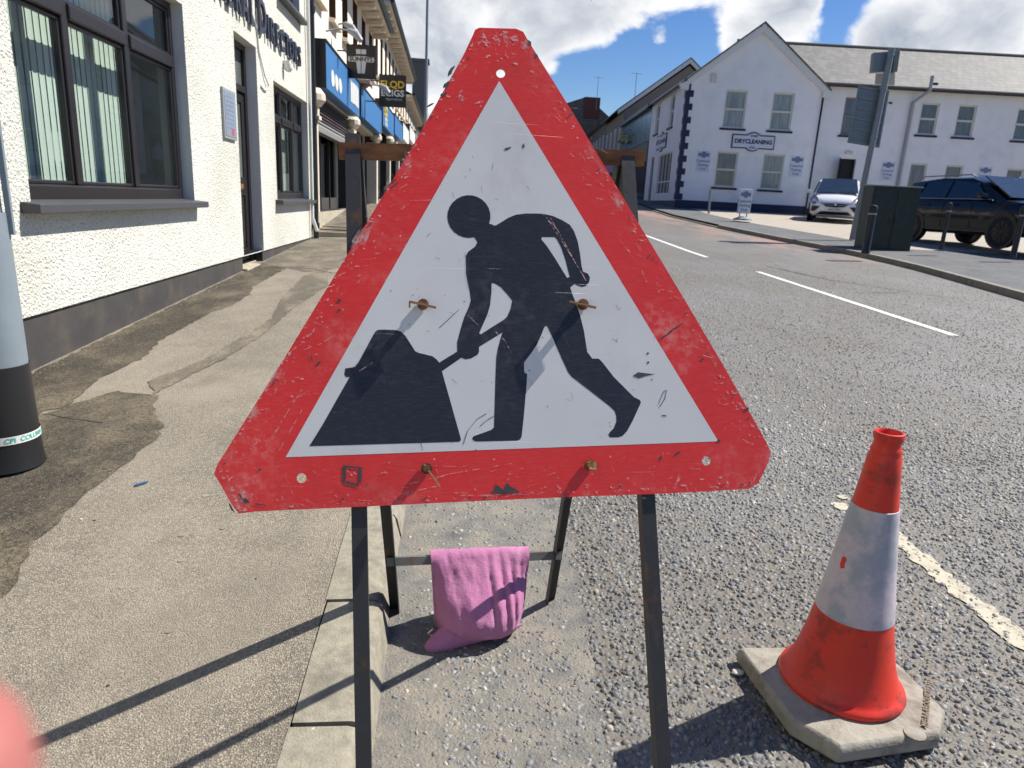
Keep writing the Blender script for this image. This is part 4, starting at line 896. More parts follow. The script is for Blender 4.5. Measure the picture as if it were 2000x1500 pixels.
def dry_cleaner():
    T = thing('drycleaning_shop', DO, DA, 'white dry cleaning shop with navy quoins, steep front gable and long slate roofed wing', 'shop building')
    W, HE, HA = 5.95, 5.25, 7.50
    wins = [(1.72, 2.68, 3.48, 5.06), (3.82, 4.78, 3.48, 5.06), (1.66, 2.62, .93, 2.47), (3.76, 4.72, .93, 2.47)]
    mb = MB(); mb.wall(0, W, .28, HE, wins, .12, 0, 0); mb.face([(0, 0, HE), (W, 0, HE), (W/2, 0, HA)])
    S = Matrix.Translation((0, 8.0, 0))@Matrix.Rotation(R_(-90), 4, 'Z')       # side wall: local x 0..8 runs towards the camera
    sw = [(4.75, 5.7, 3.68, 5.15), (1.3, 2.25, 3.68, 5.15), (3.2, 6.3, .55, 2.5), (1.25, 2.0, .1, 2.5)]
    mb.M = S; mb.wall(0, 8, .1, HE, sw, .14, 0, 0); mb.M = I4
    mb.face([(W, 0, -.3), (W, .5, -.3), (W, .5, HE), (W, 0, HE)]); mb.face([(0, 8, -.3), (W, 8, -.3), (W, 8, HE), (0, 8, HE)]); mb.face([(W, 0, HE), (W, 8, HE), (W, 8, HE-1), (W, .5, HE-1)])
    # wing wall, set back half a metre
    wi = [(7.26, 8.2, 3.5, 5.09), (10.72, 11.54, 3.69, 5.05), (12.4, 13.24, 3.68, 5.05), (15.1, 15.9, 3.66, 5.04), (10.72, 11.5, 1.3, 2.45), (12.36, 13.17, 1.3, 2.45), (15.2, 16, 1.3, 2.44), (7.5, 8.2, .0, 2.48), (18, 18.9, 3.66, 5.04), (18, 18.9, 1.3, 2.44)]
    mb.wall(W, 22, -.3, 5.5, wi, .13, 0, 0, y=.5); mb.face([(22, .5, -.4), (22, 8, -.4), (22, 8, 5.5), (22, 4.25, 7.9), (22, .5, 5.5)]); mb.face([(W, 8, -.3), (22, 8, -.3), (22, 8, 5.5), (W, 8, 5.5)])
    mb.build('wall', 'white_paint_wall', T)
    p = MB(); p.box(-.02, W+.02, -.025, .02, -.5, .28); p.M = S; p.box(0, 1.2, -.025, .02, -.4, .24); p.box(2.02, 8.02, -.025, .02, -.4, .24); p.M = I4; p.box(W+.02, 22, .47, .52, -.6, .2); p.build('plinth', 'navy_paint', T)
    for i in range(9):           # quoins: long and short navy blocks wrapping the corner
        z = .29+i*.548; q = MB()
        q.box(-.03, .30, -.03, .3, z, z+.27); q.build('quoin', 'navy_paint', T)
        if i < 9: q = MB(); q.box(-.028, .15, -.028, .18, z+.272, z+.546); q.build('quoin', 'navy_paint', T)
    for i, (a, b, c, d) in enumerate(wins): far_window(T, I4, a, b, c, d, 'net_curtain_pane' if i < 2 else ('shade_pane' if i == 2 else 'net_curtain_pane'))
    for i, (a, b, c, d) in enumerate(wi):
        if i == 7: continue
        far_window(T, Matrix.Translation((0, .5, 0)), a, b, c, d, 'shade_pane', sash=i not in (4, 5, 6), framem='cream_sash' if i else 'grey_brown_render', sill=i not in (4, 5, 6, 9))
    for a, b, c, d in sw[:2]: far_window(T, S, a, b, c, d, 'shade_pane', inset=.12)
    a, b, c, d = sw[2]; g = MB(S); g.box(a, b, .12, .13, c, d); G = g.build('shop_window', 'dark_shop_pane', T)
    f = MB(S)
    for x in frange(a+.03, b-.03, .76): f.box(x-.03, x+.03, .06, .118, c, d)
    for z in (c+.03, c+.6, d-.03): f.box(a, b, .065, .116, z-.03, z+.03)
    f.build('glazing_bar', 'white_trim', G)
    dd = MB(S); dd.box(sw[3][0], sw[3][1], .08, .13, sw[3][2], sw[3][3]); dd.build('side_door', 'fascia_black', T)
    # gable bargeboards and roofs
    def barge(x0, z0, x1, z1, y):
        m_ = MB(); dx, dz = x1-x0, z1-z0; L = math.hypot(dx, dz); n = Vector((-dz/L, 0, dx/L)); n = n if n.z > 0 else -n
        A, B = Vector((x0, y, z0)), Vector((x1, y, z1)); m_.prism([A, B, B+n*.26, A+n*.26], (0, .22, 0)); return m_
    b = barge(-.25, HE-.30, W/2, HA-.10, -.2); b.build('bargeboard', 'white_trim', T); b = MB(); b.prism([(W/2-.12, -.205, HA-.1), (W/2+.12, -.205, HA-.1), (W/2+.12, -.205, HA+.14), (W/2, -.205, HA+.235), (W/2-.12, -.205, HA+.14)], (0, .2, 0)); b.build('apex_board', 'white_trim', T); b = barge(W+.25, HE-.30, W/2, HA-.10, -.199); b.build('bargeboard', 'white_trim', T)
    for x_ in (-.3, W-.02): kb = MB(); kb.box(x_, x_+.32, -.215, .0, HE-.32, HE-.02); kb.build('kneeler', 'white_trim', T, bevel=.01)
    r = MB(); 
    for sgn, xe in ((-1, -.3), (1, W+.3)):
        A = Vector((xe, -.26, HE-.06)); B = Vector((W/2, -.26, HA+.25)); r.prism([A, B, B+Vector((0, 0, .06)), A+Vector((0, 0, .06))], (0, 8.6, 0))
    r.prism([(W-2, .2, 5.55-.0), (23, .2, 5.55), (23, .2, 5.62), (W-2, .2, 5.62)], (0, .05, 0))
    R = r.build('gable_roof', 'slate_roof', T)
    r = MB(); y0, y1 = .18, 4.3; z0, z1 = 5.55, 7.92
    r.prism([(W/2+.4, y1, z1), (W+.1, y0, z0), (22.3, y0, z0), (22.3, y1, z1)], (0, .05, .07)); r.prism([(W/2+.4, y1, z1), (22.3, y1, z1), (22.3, 8.3, z0), (W/2+.4, 8.3, z0)], (0, .05, .07)); WR = r.build('wing_roof', 'slate_roof', T)
    rd = MB(); rd.tube([(W/2+.2, y1+.02, z1+.08), (22.3, y1+.02, z1+.08)], .08, 8); rd.build('ridge', 'grey_render', WR)
    v = MB(); v.box(11.0, 11.3, .55, .75, 5.78, 5.9); v.build('roof_vent', 'fascia_black', WR)
    g = MB(); g.tube([(W+.1, .12, 5.52), (22.3, .12, 5.52)], .07, 8); g.build('gutter', 'gutter_black', T); g = MB(S); g.tube([(-.2, -.14, HE+.08), (8.2, -.14, HE+.08)], .07, 8); g.build('gutter', 'gutter_black', T)
    d = MB(); d.tube([(W+.34, .12, 5.5), (W+.2, .0, 5.2), (W+.06, -.05, 4.9), (W+.05, -.05, -.3)], .045, 8); d.build('downpipe', 'gutter_black', T, smooth=40)
    f = MB(); f.tube([(10.25, .40, 1.4), (10.25, .40, 5.0), (10.62, -.1, 5.45), (10.62, -.1, 6.05)], .075, 10); f.build('flue', 'grey_plastic', T, smooth=50)
    a = MB(); a.box(.98, 1.22, -.1, -.001, 5.30, 5.66); a.build('alarm_box', 'cream_sash', T, bevel=.02)
    a = MB(); a.box(7.6, 7.95, .40, .499, 2.68, 2.80); a.build('bulkhead_lamp', 'cream_stone', T, bevel=.02)
    dr = MB(); dr.box(7.51, 8.19, .70, .72, -.3, 2.47); dr.build('doorway', 'dark_interior', T)
    dr = MB(); dr.hexa([(7.50, .49, -.2), (7.54, .51, -.2), (7.20, -.06, -.2), (7.16, -.08, -.2), (7.50, .49, 2.46), (7.54, .51, 2.46), (7.20, -.06, 2.46), (7.16, -.08, 2.46)]); dr.build('door', 'fascia_black', T)
    gl = MB(); gl.hexa([(7.47, .45, .9), (7.475, .452, .9), (7.235, .02, .9), (7.23, .018, .9), (7.47, .45, 2.3), (7.475, .452, 2.3), (7.235, .02, 2.3), (7.23, .018, 2.3)]); 
    shop_sign(T, 3.19, 2.94, 1.92, .80)
    shop_sign(T, 3.6, 3.13, 2.3, .95, S)
    for x, y_ in ((1.06, 0), (5.30, 0)): notice(T, x, 1.55, 2.45)
    for x in (9.7, 14.2): notice(T, x, 1.62, 2.45, y=.494)
    h = MB(); h.tube([(9.2, .48, 4.95), (9.35, .46, 4.93)], .04, 6); h.build('wall_vent', 'fascia_black', T)
dry_cleaner()
v5 = Vector((math.sin(R_(5)), math.cos(R_(5)), 0)); u5 = Vector((math.cos(R_(5)), -math.sin(R_(5)), 0))
def row_house(name, v0, v1, he, ridge, wallm, roofm, label, dep=8., gable='street'):
    """terrace house on the right frontage: local x runs towards the camera from the far end"""
    T = thing(name, DO+v5*v1, R_(-95), label, 'house' if 'house' in name else 'building'); L = v1-v0
    return T, L
def right_row():
    # blue glazed shop
    T, L = row_house('glazed_shop', 8.05, 18.5, 5.4, 0, 'grey_render', '', 'flat roofed shop with blue glass upper front beside the dry cleaner')
    m = MB(); m.box(0, L, .05, 8, -.2, 5.35); m.build('wall', 'grey_render', T)
    n = 7
    for i in range(n):
        a = L*i/n; g = MB(); g.box(a+.03, a+L/n-.03, -.0, .045, 3.5, 5.2); g.build('glass_panel', 'blue_glass_panel', T)
    g = MB(); g.box(-.1, L+.05, -.25, .05, 5.2, 5.42); g.build('parapet', 'fascia_black', T)
    g = MB(); g.box(0, L, -.04, .045, 2.4, 3.45); g.build('fascia', 'fascia_black', T); g = MB(); g.box(0.2, L-.2, -.0, .045, -.1, 2.38); g.build('shop_window', 'dark_shop_pane', T)
    P = DO+v5*15-u5*.35; t = thing('hanging_basket', (P.x, P.y, P.z+4.0), 0, 'yellow and green hanging ornament on the blue glass front', 'hanging basket')
    for i in range(26):
        a, b, r = random.uniform(0, 6.28), random.uniform(-.9, .95), .32; c = Vector((r*math.cos(a)*math.cos(b), r*math.sin(a)*math.cos(b), .1+r*1.5*math.sin(b)))
        if i == 0: up = MB(); lo = MB()
        q = up if c.z > -.05 else lo; d = .16
        q.face([c+Vector((random.uniform(-d, d), random.uniform(-d, d), random.uniform(-d, d))) for _ in range(4)])
    up.build('flowers', 'gold_leaf', t); lo.build('leaves', 'leaf_green', t); k = MB(); k.tube([(0, 0, .4), (.2, .05, .7), (.4, 0, .75)], .015, 5); k.build('bracket', 'fascia_black', t)
    # grey gabled house beyond, its gable end seen over the flat roof
    T, L = row_house('gabled_house', 18.6, 28, 5.6, 8, 'grey_brown_render', '', 'grey house with white bargeboards rising behind the dry cleaner')
    m = MB(); m.box(0, L, 0, 8, -.3, 6.3); m.prism([(L, 0, 6.3), (L, 8, 6.3), (L, 4.2, 9.4)], (-L, 0, 0)); m.build('wall', 'grey_brown_render', T)
    m = MB(); A = Vector((L+.15, -.45, 6.05)); B = Vector((L+.15, 4.2, 9.55)); m.prism([A, B, B+Vector((0, 0, .32)), A+Vector((0, 0, .32))], (-.15, 0, 0)); A = Vector((L+.15, 8.5, 6.1)); m.prism([B, A, A+Vector((0, 0, .32)), B+Vector((0, 0, .32))], (-.15, 0, 0)); m.build('bargeboard', 'white_trim', T)
    m = MB(); m.prism([(L+.2, -.5, 6.3), (L+.2, 4.2, 9.86), (L+.2, 4.2, 9.92), (L+.2, -.5, 6.38)], (-L-.4, 0, 0)); m.prism([(L+.2, 8.5, 6.3), (L+.2, 4.2, 9.86), (L+.2, 4.2, 9.92), (L+.2, 8.5, 6.38)], (-L-.4, 0, 0)); m.build('roof', 'brown_slate_roof', T)
    for x in frange(1.2, L-1.2, 2.2): far_window(T, I4, x-.35, x+.35, 3.4, 5.4, 'net_curtain_pane', 'white_trim', inset=-.01, sash=False, sillm='grey_render')
    g = MB(); g.box(.1, L-.1, -.12, -.001, 2.3, 3.0); g.build('fascia', 'pink_poster', T); g = MB(); g.box(.2, L-.2, -.03, -.001, -.1, 2.28); g.build('shop_window', 'dark_shop_pane', T)
    T, L = row_house('terrace_house', 28.1, 45, 5.6, 8, 'grey_render', '', 'long grey terrace with vertical window strips behind the gabled house')
    m = MB(); m.box(0, L, 0, 8, -.3, 6.6); m.build('wall', 'grey_render', T)
    m = MB(); m.prism([(L+.1, -.4, 6.5), (L+.1, 4.2, 9.9), (L+.1, 8.4, 6.5)], (-L-.2, 0, 0)); m.build('roof', 'brown_slate_roof', T)
    for x in frange(1.2, L-1.2, 2.4): far_window(T, I4, x-.4, x+.4, 3.6, 5.6, 'shade_pane', 'white_trim', inset=-.01, sash=False, sillm='grey_render')
    g = MB(); g.box(.1, L-.1, -.12, -.001, 2.4, 3.1); g.build('fascia', 'gold_leaf', T)
    P = PY(1142, 190, 78); T = thing('brown_house', (P.x-4, 78, 1.5), R_(-5), 'brown house with red brick chimney closing the far end of the street', 'house')
    m = MB(); m.box(-7, 8, 0, 9, 0, 7.2); m.build('wall', 'grey_brown_render', T)
    zt = P.z-1.5
    m = MB(); m.prism([(-7.3, -.3, 6.8), (4.2, -.3, zt), (9, -.3, 7.2)], (0, 9, 0)); R = m.build('roof', 'brown_slate_roof', T); m = MB(); m.box(3.9, 5.6, -.35, 1.5, zt-2.2, zt-.05); m.build('chimney', 'red_brick_wall', R)
    for x in (-4, 0, 4): far_window(T, I4, x-.5, x+.5, 3, 4.8, 'shade_pane', 'white_trim', inset=-.01, sillm='grey_render')
right_row()
def aerial(px, py, Y, h, lab):
    P = PY(px, py, Y); T = thing('tv_aerial', (P.x, Y, P.z-h), 0, lab, 'aerial', 'television aerials on the far roofs')
    m = MB(); m.tube([(0, 0, 0), (0, 0, h)], .025, 5); m.build('mast', 'grey_post_paint', T)
    m = MB(); m.tube([(-.45, 0, h-.05), (.5, .1, h-.05)], .02, 4)
    for i in range(5): m.tube([(-.4+.2*i, -.25, h-.05), (-.4+.2*i, .25, h-.05)], .012, 4)
    m.build('array', 'grey_post_paint', T)
aerial(1169, 150, 75, 3.2, 'tall television aerial above the red chimney roof'); aerial(1244, 142, 62, 3.0, 'television aerial above the grey gabled house roof')
# shop poster beyond the crossbar and a red poster panel
P = PY(1247, 386, 44); T = thing('display_board', (P.x, 44, P.z), R_(-60), 'small red and white display board outside the far glazed shop', 'sign')
m = MB(); m.box(-.28, .28, -.03, .03, 0, .9); m.build('panel', 'red_panel', T); m = MB(); m.box(-.26, .26, -.03, .03, .9, 1.45); m.build('header', 'white_plastic', T); m = MB(); m.lathe([(0, 0), (.13, 0), (.13, .01), (0, .01)], 12, (0, 0, 0)); m.v = [(x, -.045+z, .55+y) for x, y, z in m.v]; m.build('disc', 'pink_poster', T)

# ------------------------------------------------------------------ pedestrian far up the street
def person():
    P = PY(1203, 402, 34); T = thing('person', (P.x, 34, P.z), R_(170), 'person in white top and dark trousers walking far up the street', 'person')
    me = bpy.data.meshes.new('body'); V = [(0, 0, .95), (0, 0, 1.15), (0, .01, 1.38), (0, 0, 1.50), (0, -.02, 1.62), (0, -.02, 1.70), (.11, 0, .90), (.12, -.1, .50), (.12, -.02, .08), (.12, -.13, .04), (-.11, 0, .90), (-.12, .1, .52), (-.12, .26, .12), (-.12, .16, .04),
         (.19, 0, 1.42), (.26, .06, 1.15), (.25, -.06, .92), (-.19, 0, 1.42), (-.26, -.06, 1.15), (-.24, -.18, .95)]
    E = [(0, 1), (1, 2), (2, 3), (3, 4), (4, 5), (0, 6), (6, 7), (7, 8), (8, 9), (0, 10), (10, 11), (11, 12), (12, 13), (2, 14), (14, 15), (15, 16), (2, 17), (17, 18), (18, 19)]
    rad = [.16, .15, .17, .06, .10, .09, .10, .07, .045, .04, .10, .07, .045, .04, .065, .05, .035, .065, .05, .035]
    me.from_pydata(V, E, []); o = bpy.data.objects.new('body', me); COL.objects.link(o); o.parent = T
    o.modifiers.new('skin', 'SKIN'); sk = me.skin_vertices[0].data
    for i, r in enumerate(rad): sk[i].radius = (r, r)
    sk[0].use_root = True; s_ = o.modifiers.new('sub', 'SUBSURF'); s_.levels = 1; s_.render_levels = 1
    m, t, bs, oc, _ = new_mat('person_clothes'); z = nd(t, 'ShaderNodeSeparateXYZ', {0: oc}).outputs[2]
    setb(t, bs, Base_Color=ramp(t, mth(t, 'DIVIDE', z, 1.8), [(0, (.012, .012, .016)), (.535, (.012, .012, .018)), (.54, (.42, .44, .50)), (.83, (.42, .44, .50)), (.84, (.5, .3, .22)), (.93, (.5, .3, .22)), (.94, (.02, .015, .012))]), Roughness=.8)
    t.nodes['Color Ramp'].color_ramp.interpolation = 'CONSTANT'
    me.materials.append(m)
person()

# ------------------------------------------------------------------ right: street furniture
def gz(y): return zr(y)+.1
# pole with two sign backs
P = PY(1665, 465, 17.6); Q = PY(1742, 95, 17.6); base = Vector((P.x, 17.6, P.z))
T = thing('sign_post', base, 0, 'leaning grey post carrying the backs of two road signs', 'sign post')
H = Q.z-P.z; lean = (Q.x-P.x)/H; px = lambda z: lean*z
m = MB(); m.tube([(0, 0, -.05), (px(H), 0, H)], .075, 14); m.build('post', 'grey_post_paint', T, smooth=40)
def on(x, y, dy=0): p = PY(x, y, 17.6+dy); return p-base
pl = [on(1682, 165), on(1742, 176), on(1722, 288), on(1660, 278)]
m = MB(); m.prism([q+Vector((0, .12, 0)) for q in pl], (0, .006, 0)); B = m.build('sign_plate', 'sign_back_grey', T)
def bl(u, v, off): 
    a = pl[0].lerp(pl[1], u); b = pl[3].lerp(pl[2], u); return a.lerp(b, v)+Vector((0, off, 0))
for v in (.02, .2, .38, .56, .74, .97):
    m = MB(); m.bar(bl(.06, v, .105), bl(.94, v, .105), .045, .03, (0, 0, 1)); m.build('channel', 'grey_post_paint', B)
for u_ in (.03, .97): m = MB(); m.bar(bl(u_, 0, .112), bl(u_, 1, .112), .05, .03, (1, 0, 0)); m.build('edge_frame', 'sign_back_grey', B)
bx = [on(1712, 100), on(1752, 97), on(1748, 137), on(1708, 139)]
m = MB(); m.prism([q+Vector((0, .1, 0)) for q in bx], (.05, .22, 0)); B2 = m.build('sign_box', 'sign_back_grey', T, bevel=.02)
m = MB(); m.prism([on(1752, 97)+Vector((0, .06, 0)), on(1762, 96)+Vector((0, .06, 0)), on(1756, 139)+Vector((0, .06, 0)), on(1746, 140)+Vector((0, .06, 0))], (0, .25, 0)); m.build('box_side', 'pale_grey_green', B2, bevel=.01)
m = MB(); m.prism([on(1720, 141)+Vector((0, .2, 0)), on(1758, 139)+Vector((0, .2, 0)), on(1757, 164)+Vector((0, .2, 0)), on(1718, 162)+Vector((0, .2, 0))], (0, .01, 0)); m.build('lower_plate', 'cream_stone', T)
for z in (.55, .80, .97):
    m = MB(); m.lathe([(.076, -.03), (.088, -.03), (.088, .03), (.076, .03)], 14, (px(z*H), 0, z*H)); m.build('clamp', 'galvanised_steel', T)
# bollards
def bollard(px_, py, top, Y, r, lab, thin=False):
    P = PY(px_, py, Y); Tp = PY(*top, Y); h = Tp.z-P.z
    T = thing('bollard', (P.x, Y, P.z), 0, lab, 'bollard', 'black bollards along the far footway'); m = MB(); ln = Tp.x-P.x
    prof = [(0, 0), (r, 0), (r, h*.06), (r*.93, h*.07), (r*.93, h*.86)] ; m.lathe(prof, 16); m.build('shaft', 'bollard_black', T, smooth=40)
    m = MB(); m.lathe([(r*.95, h*.86), (r*1.04, h*.87), (r*1.04, h*.955), (r*.8, h*.985), (0, h)], 16); m.build('cap', 'bollard_black', T, smooth=40); m = MB(); m.lathe([(r*.94, h*.80), (r*.97, h*.80), (r*.97, h*.83), (r*.94, h*.83)], 16); m.build('band', 'grey_plastic', T)
    return T
bollard(1690, 495, (1708, 400), 13.7, .085, 'black bollard nearest, in front of the green cabinet'); bollard(1838, 487, (1850, 395), 14.6, .045, 'slim black bollard in front of the dark car door'); bollard(1978, 503, (1995, 402), 13.9, .062, 'black bollard before the front wheel of the dark car')
# cabinet
Y = 15.4; A = PY(1690, 488, Y); Bp = PY(1772, 494, Y); At = PY(1705, 360, Y); T = thing('utility_cabinet', ((A.x+Bp.x)/2, Y, A.z-.05), R_(-10), 'dark green street cabinet with pale sloping lid on the far footway', 'cabinet')
w = Bp.x-A.x; h = At.z-A.z+.02
m = MB(); m.box(-w/2, w/2, 0, .6, 0, h); m.build('body', 'cabinet_green', T, bevel=.01)
m = MB(); m.prism([(-w/2-.03, -.03, h), (-w/2-.03, .63, h), (-w/2-.03, .63, h+.06), (-w/2-.03, -.03, h+.03)], (w+.06, 0, 0)); m.build('lid', 'pale_grey_green', T, bevel=.008)
for s_ in (-1, 1):
    m = MB(); m.box(s_*w/4-w/4+.03, s_*w/4+w/4-.03, -.015, -.001, .1, h-.06); D = m.build('door', 'cabinet_green', T, bevel=.005); m = MB(); m.box(s_*.06-.02, s_*.06+.02, -.03, -.0155, h*.45, h*.52); m.build('handle', 'bollard_black', D)
m = MB(); m.box(-w/2-.03, w/2+.03, -.03, .63, -.1, .07); m.build('base', 'kerb_concrete', T)
# board and thin post in front of the gable
Y = 23.5; P = PY(1450, 430, Y); Q = PY(1450, 369, Y); T = thing('pavement_sign', (P.x, Y, P.z), R_(-4), 'small pale standing sign on the footway before the dry cleaner', 'sign'); h = Q.z-P.z; w = .44
m = MB(); m.box(-w/2, w/2, -.02, .02, .22, h); m.build('panel', 'notice_paper', T, bevel=.01); notice(T, 0, .24, h-.04, w*.92, y=-.021)
m = MB(); m.lathe([(0, .13), (.1, .12), (.3, .05), (.32, 0), (0, 0)], 20); m.build('base', 'galvanised_steel', T, smooth=40); m = MB(); m.tube([(-.12, 0, .1), (-.12, 0, .26)], .02, 6); m.tube([(.12, 0, .1), (.12, 0, .26)], .02, 6); m.build('spring', 'grey_plastic', T)
Y = 27; P = PY(1384, 417, Y); Q = PY(1388, 370, Y); m = MB(); m.tube([(P.x, Y, P.z), (Q.x, Y, Q.z)], .045, 8); tag(m.build('marker_post', 'galvanised_steel', smooth=40), 'thin grey marker post left of the standing sign', 'post')

# ------------------------------------------------------------------ cars (local x forward, origin on the ground at the middle)
def loft(mb, st, m=0):
    rings = [mb.add(r) for r in st]; n = len(st[0])
    for a, b in zip(rings, rings[1:]):
        for k in range(n-1): mb.f.append((a+k, a+k+1, b+k+1, b+k)); mb.m.append(m)
    mb.f.append(tuple(rings[0]+k for k in range(n))[::-1]); mb.f.append(tuple(rings[-1]+k for k in range(n))); mb.m += [m, m]
def sect(x, hw, zb, zs, zt, crown=.05):
    """half profile mirrored: bottom, sill, flank, shoulder, deck"""
    half = [(0, zb), (hw*.86, zb), (hw*.97, zb+.08), (hw, zb+(zs-zb)*.45), (hw*.985, zs-.04), (hw*.93, zs+.03), (hw*.6, zt), (0, zt+crown*.3)]
    return [(x, -y, z) for y, z in half]+[(x, y, z) for y, z in half[-2:0:-1]]+[(x, 0, zb)]
def car(name, loc, rz, L, W, H, paint, label, body, roof, wheels, wr, front, cat='car'):
    T = thing(name, loc, rz, label, cat); hw = W/2
    b = MB(); loft(b, [sect(x, hw*k, zb, zs, zt) for (x, k, zb, zs, zt) in body]); b.build('body', paint, T, smooth=38)
    # greenhouse: list of (x, halfwidth low, z low, halfwidth high, z high)
    g = MB(); st = []
    for (x, w0, z0, w1, z1) in roof:
        st.append([(x, -w0*hw, z0), (x, -(w0*.45+w1*.55)*hw, z0+(z1-z0)*.55), (x, -w1*hw, z0+(z1-z0)*.93), (x, -w1*hw*.8, z1), (x, 0, z1+.03), (x, w1*hw*.8, z1), (x, w1*hw, z0+(z1-z0)*.93), (x, (w0*.45+w1*.55)*hw, z0+(z1-z0)*.55), (x, w0*hw, z0)])
    loft(g, st); g.build('roof', paint, T, smooth=45)
    return T, hw
def side_glass(T, hw, pts, s_, nm='side_window', inset=1.0):
    m = MB(); m.prism([Vector((x, s_*(y*hw), z)) for x, y, z in pts], (0, s_*.012, 0)); return m.build(nm, 'car_glass', T)
def wheel(T, x, hw, r, s_):
    m = MB(); y0 = s_*(hw-.20); y1 = s_*(hw+.012); n = 28
    Mx = Matrix.Translation((x, 0, r))@Matrix.Rotation(R_(90), 4, 'X'); m.M = Mx
    a, b = -s_*(hw+.012), -s_*(hw-.20)
    m.lathe([(r*.66, a), (r*.92, a), (r, a+s_*.03), (r, b), (r*.6, b)], n); W_ = m.build('wheel', 'tyre_rubber', T, smooth=40)
    c = MB(Mx); c.lathe([(r*.66, a+s_*.002), (r*.62, a+s_*.03), (0, a+s_*.05)], n)
    for k in range(10):
        t0 = 2*math.pi*k/10; c.prism([(r*.12*math.cos(t0-.5), r*.12*math.sin(t0-.5), a), (r*.64*math.cos(t0-.08), r*.64*math.sin(t0-.08), a-s_*.002), (r*.64*math.cos(t0+.08), r*.64*math.sin(t0+.08), a-s_*.002), (r*.12*math.cos(t0+.5), r*.12*math.sin(t0+.5), a)], (0, 0, s_*.03))
    c.build('rim', 'alloy_dark', W_)
    d = MB(); M2 = Matrix.Translation((x, 0, r+.03))@Matrix.Rotation(R_(90), 4, 'X'); d.M = M2; aa = -s_*(hw+.003)
    d.lathe([(0, aa), (r*1.17, aa), (r*1.17, aa+s_*.05)], n); d.build('wheel_arch', 'black_plastic', T)
# white people carrier, front towards the camera
P = PY(1624, 433, 25.6)
B = [(-2.25, .80, .35, .95, 1.0), (-2.1, .93, .25, 1.0, 1.04), (-1.4, 1.0, .2, 1.02, 1.06), (.6, 1.0, .2, 1.0, 1.06), (1.35, .99, .2, .96, 1.05), (1.8, .95, .2, .88, .98), (2.1, .86, .22, .78, .86), (2.26, .70, .28, .66, .72), (2.31, .55, .34, .58, .62)]
Rf = [(-2.1, .88, 1.0, .66, 1.35), (-1.8, .92, 1.02, .72, 1.58), (-.6, .93, 1.02, .76, 1.64), (.3, .93, 1.02, .76, 1.62), (.75, .92, 1.02, .74, 1.50), (1.25, .90, 1.02, .80, 1.20), (1.62, .86, .98, .82, 1.02)]
T, hw = car('white_car', (P.x+1.16, 27.55, P.z), R_(-120), 4.6, 1.86, 1.64, 'car_white', 'white people carrier parked nose out in front of the dry cleaning shop', B, Rf, None, .32, None)
m = MB(); m.hexa([(1.60, -.78*hw, 1.035), (1.60, .78*hw, 1.035), (.50, .66*hw, 1.585), (.50, -.66*hw, 1.585), (1.64, -.78*hw, 1.05), (1.64, .78*hw, 1.05), (.54, .66*hw, 1.60), (.54, -.66*hw, 1.60)]); m.v = [(x+.03, y, z+.035) for x, y, z in m.v]; m.build('windscreen', 'windscreen_glass', T)
for s_ in (-1, 1):
    side_glass(T, hw, [(.9, .93, 1.06), (.35, .80, 1.52), (-1.6, .78, 1.52), (-1.9, .93, 1.1)], s_)
    m = MB(); m.prism([(1.80, s_*.98*hw, .80), (2.16, s_*.84*hw, .60), (2.26, s_*.56*hw, .66), (2.10, s_*.66*hw, .84), (1.85, s_*.82*hw, .98)], (.03, s_*.02, .02)); m.build('headlight', 'headlamp', T, bevel=.01)
    m = MB(); m.prism([(2.17, s_*.86*hw, .56), (2.17, s_*.88*hw, .36), (2.24, s_*.74*hw, .36), (2.30, s_*.55*hw, .54)], (.04, 0, 0)); m.build('fog_lamp_surround', 'fascia_black', T)
    m = MB(); m.hexa([(1.0, s_*.98*hw, 1.03), (1.12, s_*.98*hw, 1.03), (1.12, s_*1.18*hw, 1.06), (1.0, s_*1.18*hw, 1.06), (1.0, s_*.98*hw, 1.15), (1.12, s_*.98*hw, 1.15), (1.1, s_*1.2*hw, 1.2), (1.0, s_*1.2*hw, 1.2)]); m.build('mirror', 'car_white', T, bevel=.02)
    for x in (1.42, -1.36): wheel(T, x, hw, .32, s_)
m = MB(); m.prism([(2.285, -.52*hw, .66), (2.285, .52*hw, .66), (2.315, .34*hw, .545), (2.325, 0, .525), (2.315, -.34*hw, .545)], (.02, 0, 0)); m.build('grille', 'fascia_black', T); m = MB(); m.tube([(2.31, -.54*hw, .665), (2.335, -.25*hw, .605), (2.345, 0, .595), (2.335, .25*hw, .605), (2.31, .54*hw, .665)], .014, 6); m.lathe([(0, .03), (.05, .0), (0, -.03)], 12, (2.35, 0, .61)); m.build('chrome_bar', 'galvanised_steel', T)
m = MB(); m.prism([(2.24, -.66*hw, .25), (2.24, .66*hw, .25), (2.33, .5*hw, .36), (2.33, -.5*hw, .36)], (.03, 0, 0)); m.build('lower_grille', 'fascia_black', T)
m = MB(); m.box(2.33, 2.37, -.27, .27, .38, .49); NP = m.build('number_plate', 'plate_white', T); m = MB(); text_mb(m, 'UNZ 7871', .09, Matrix(((0, 0, 1, 2.373), (1, 0, 0, 0), (0, 1, 0, .435), (0, 0, 0, 1))), off=.002); m.build('lettering', 'fascia_black', NP)
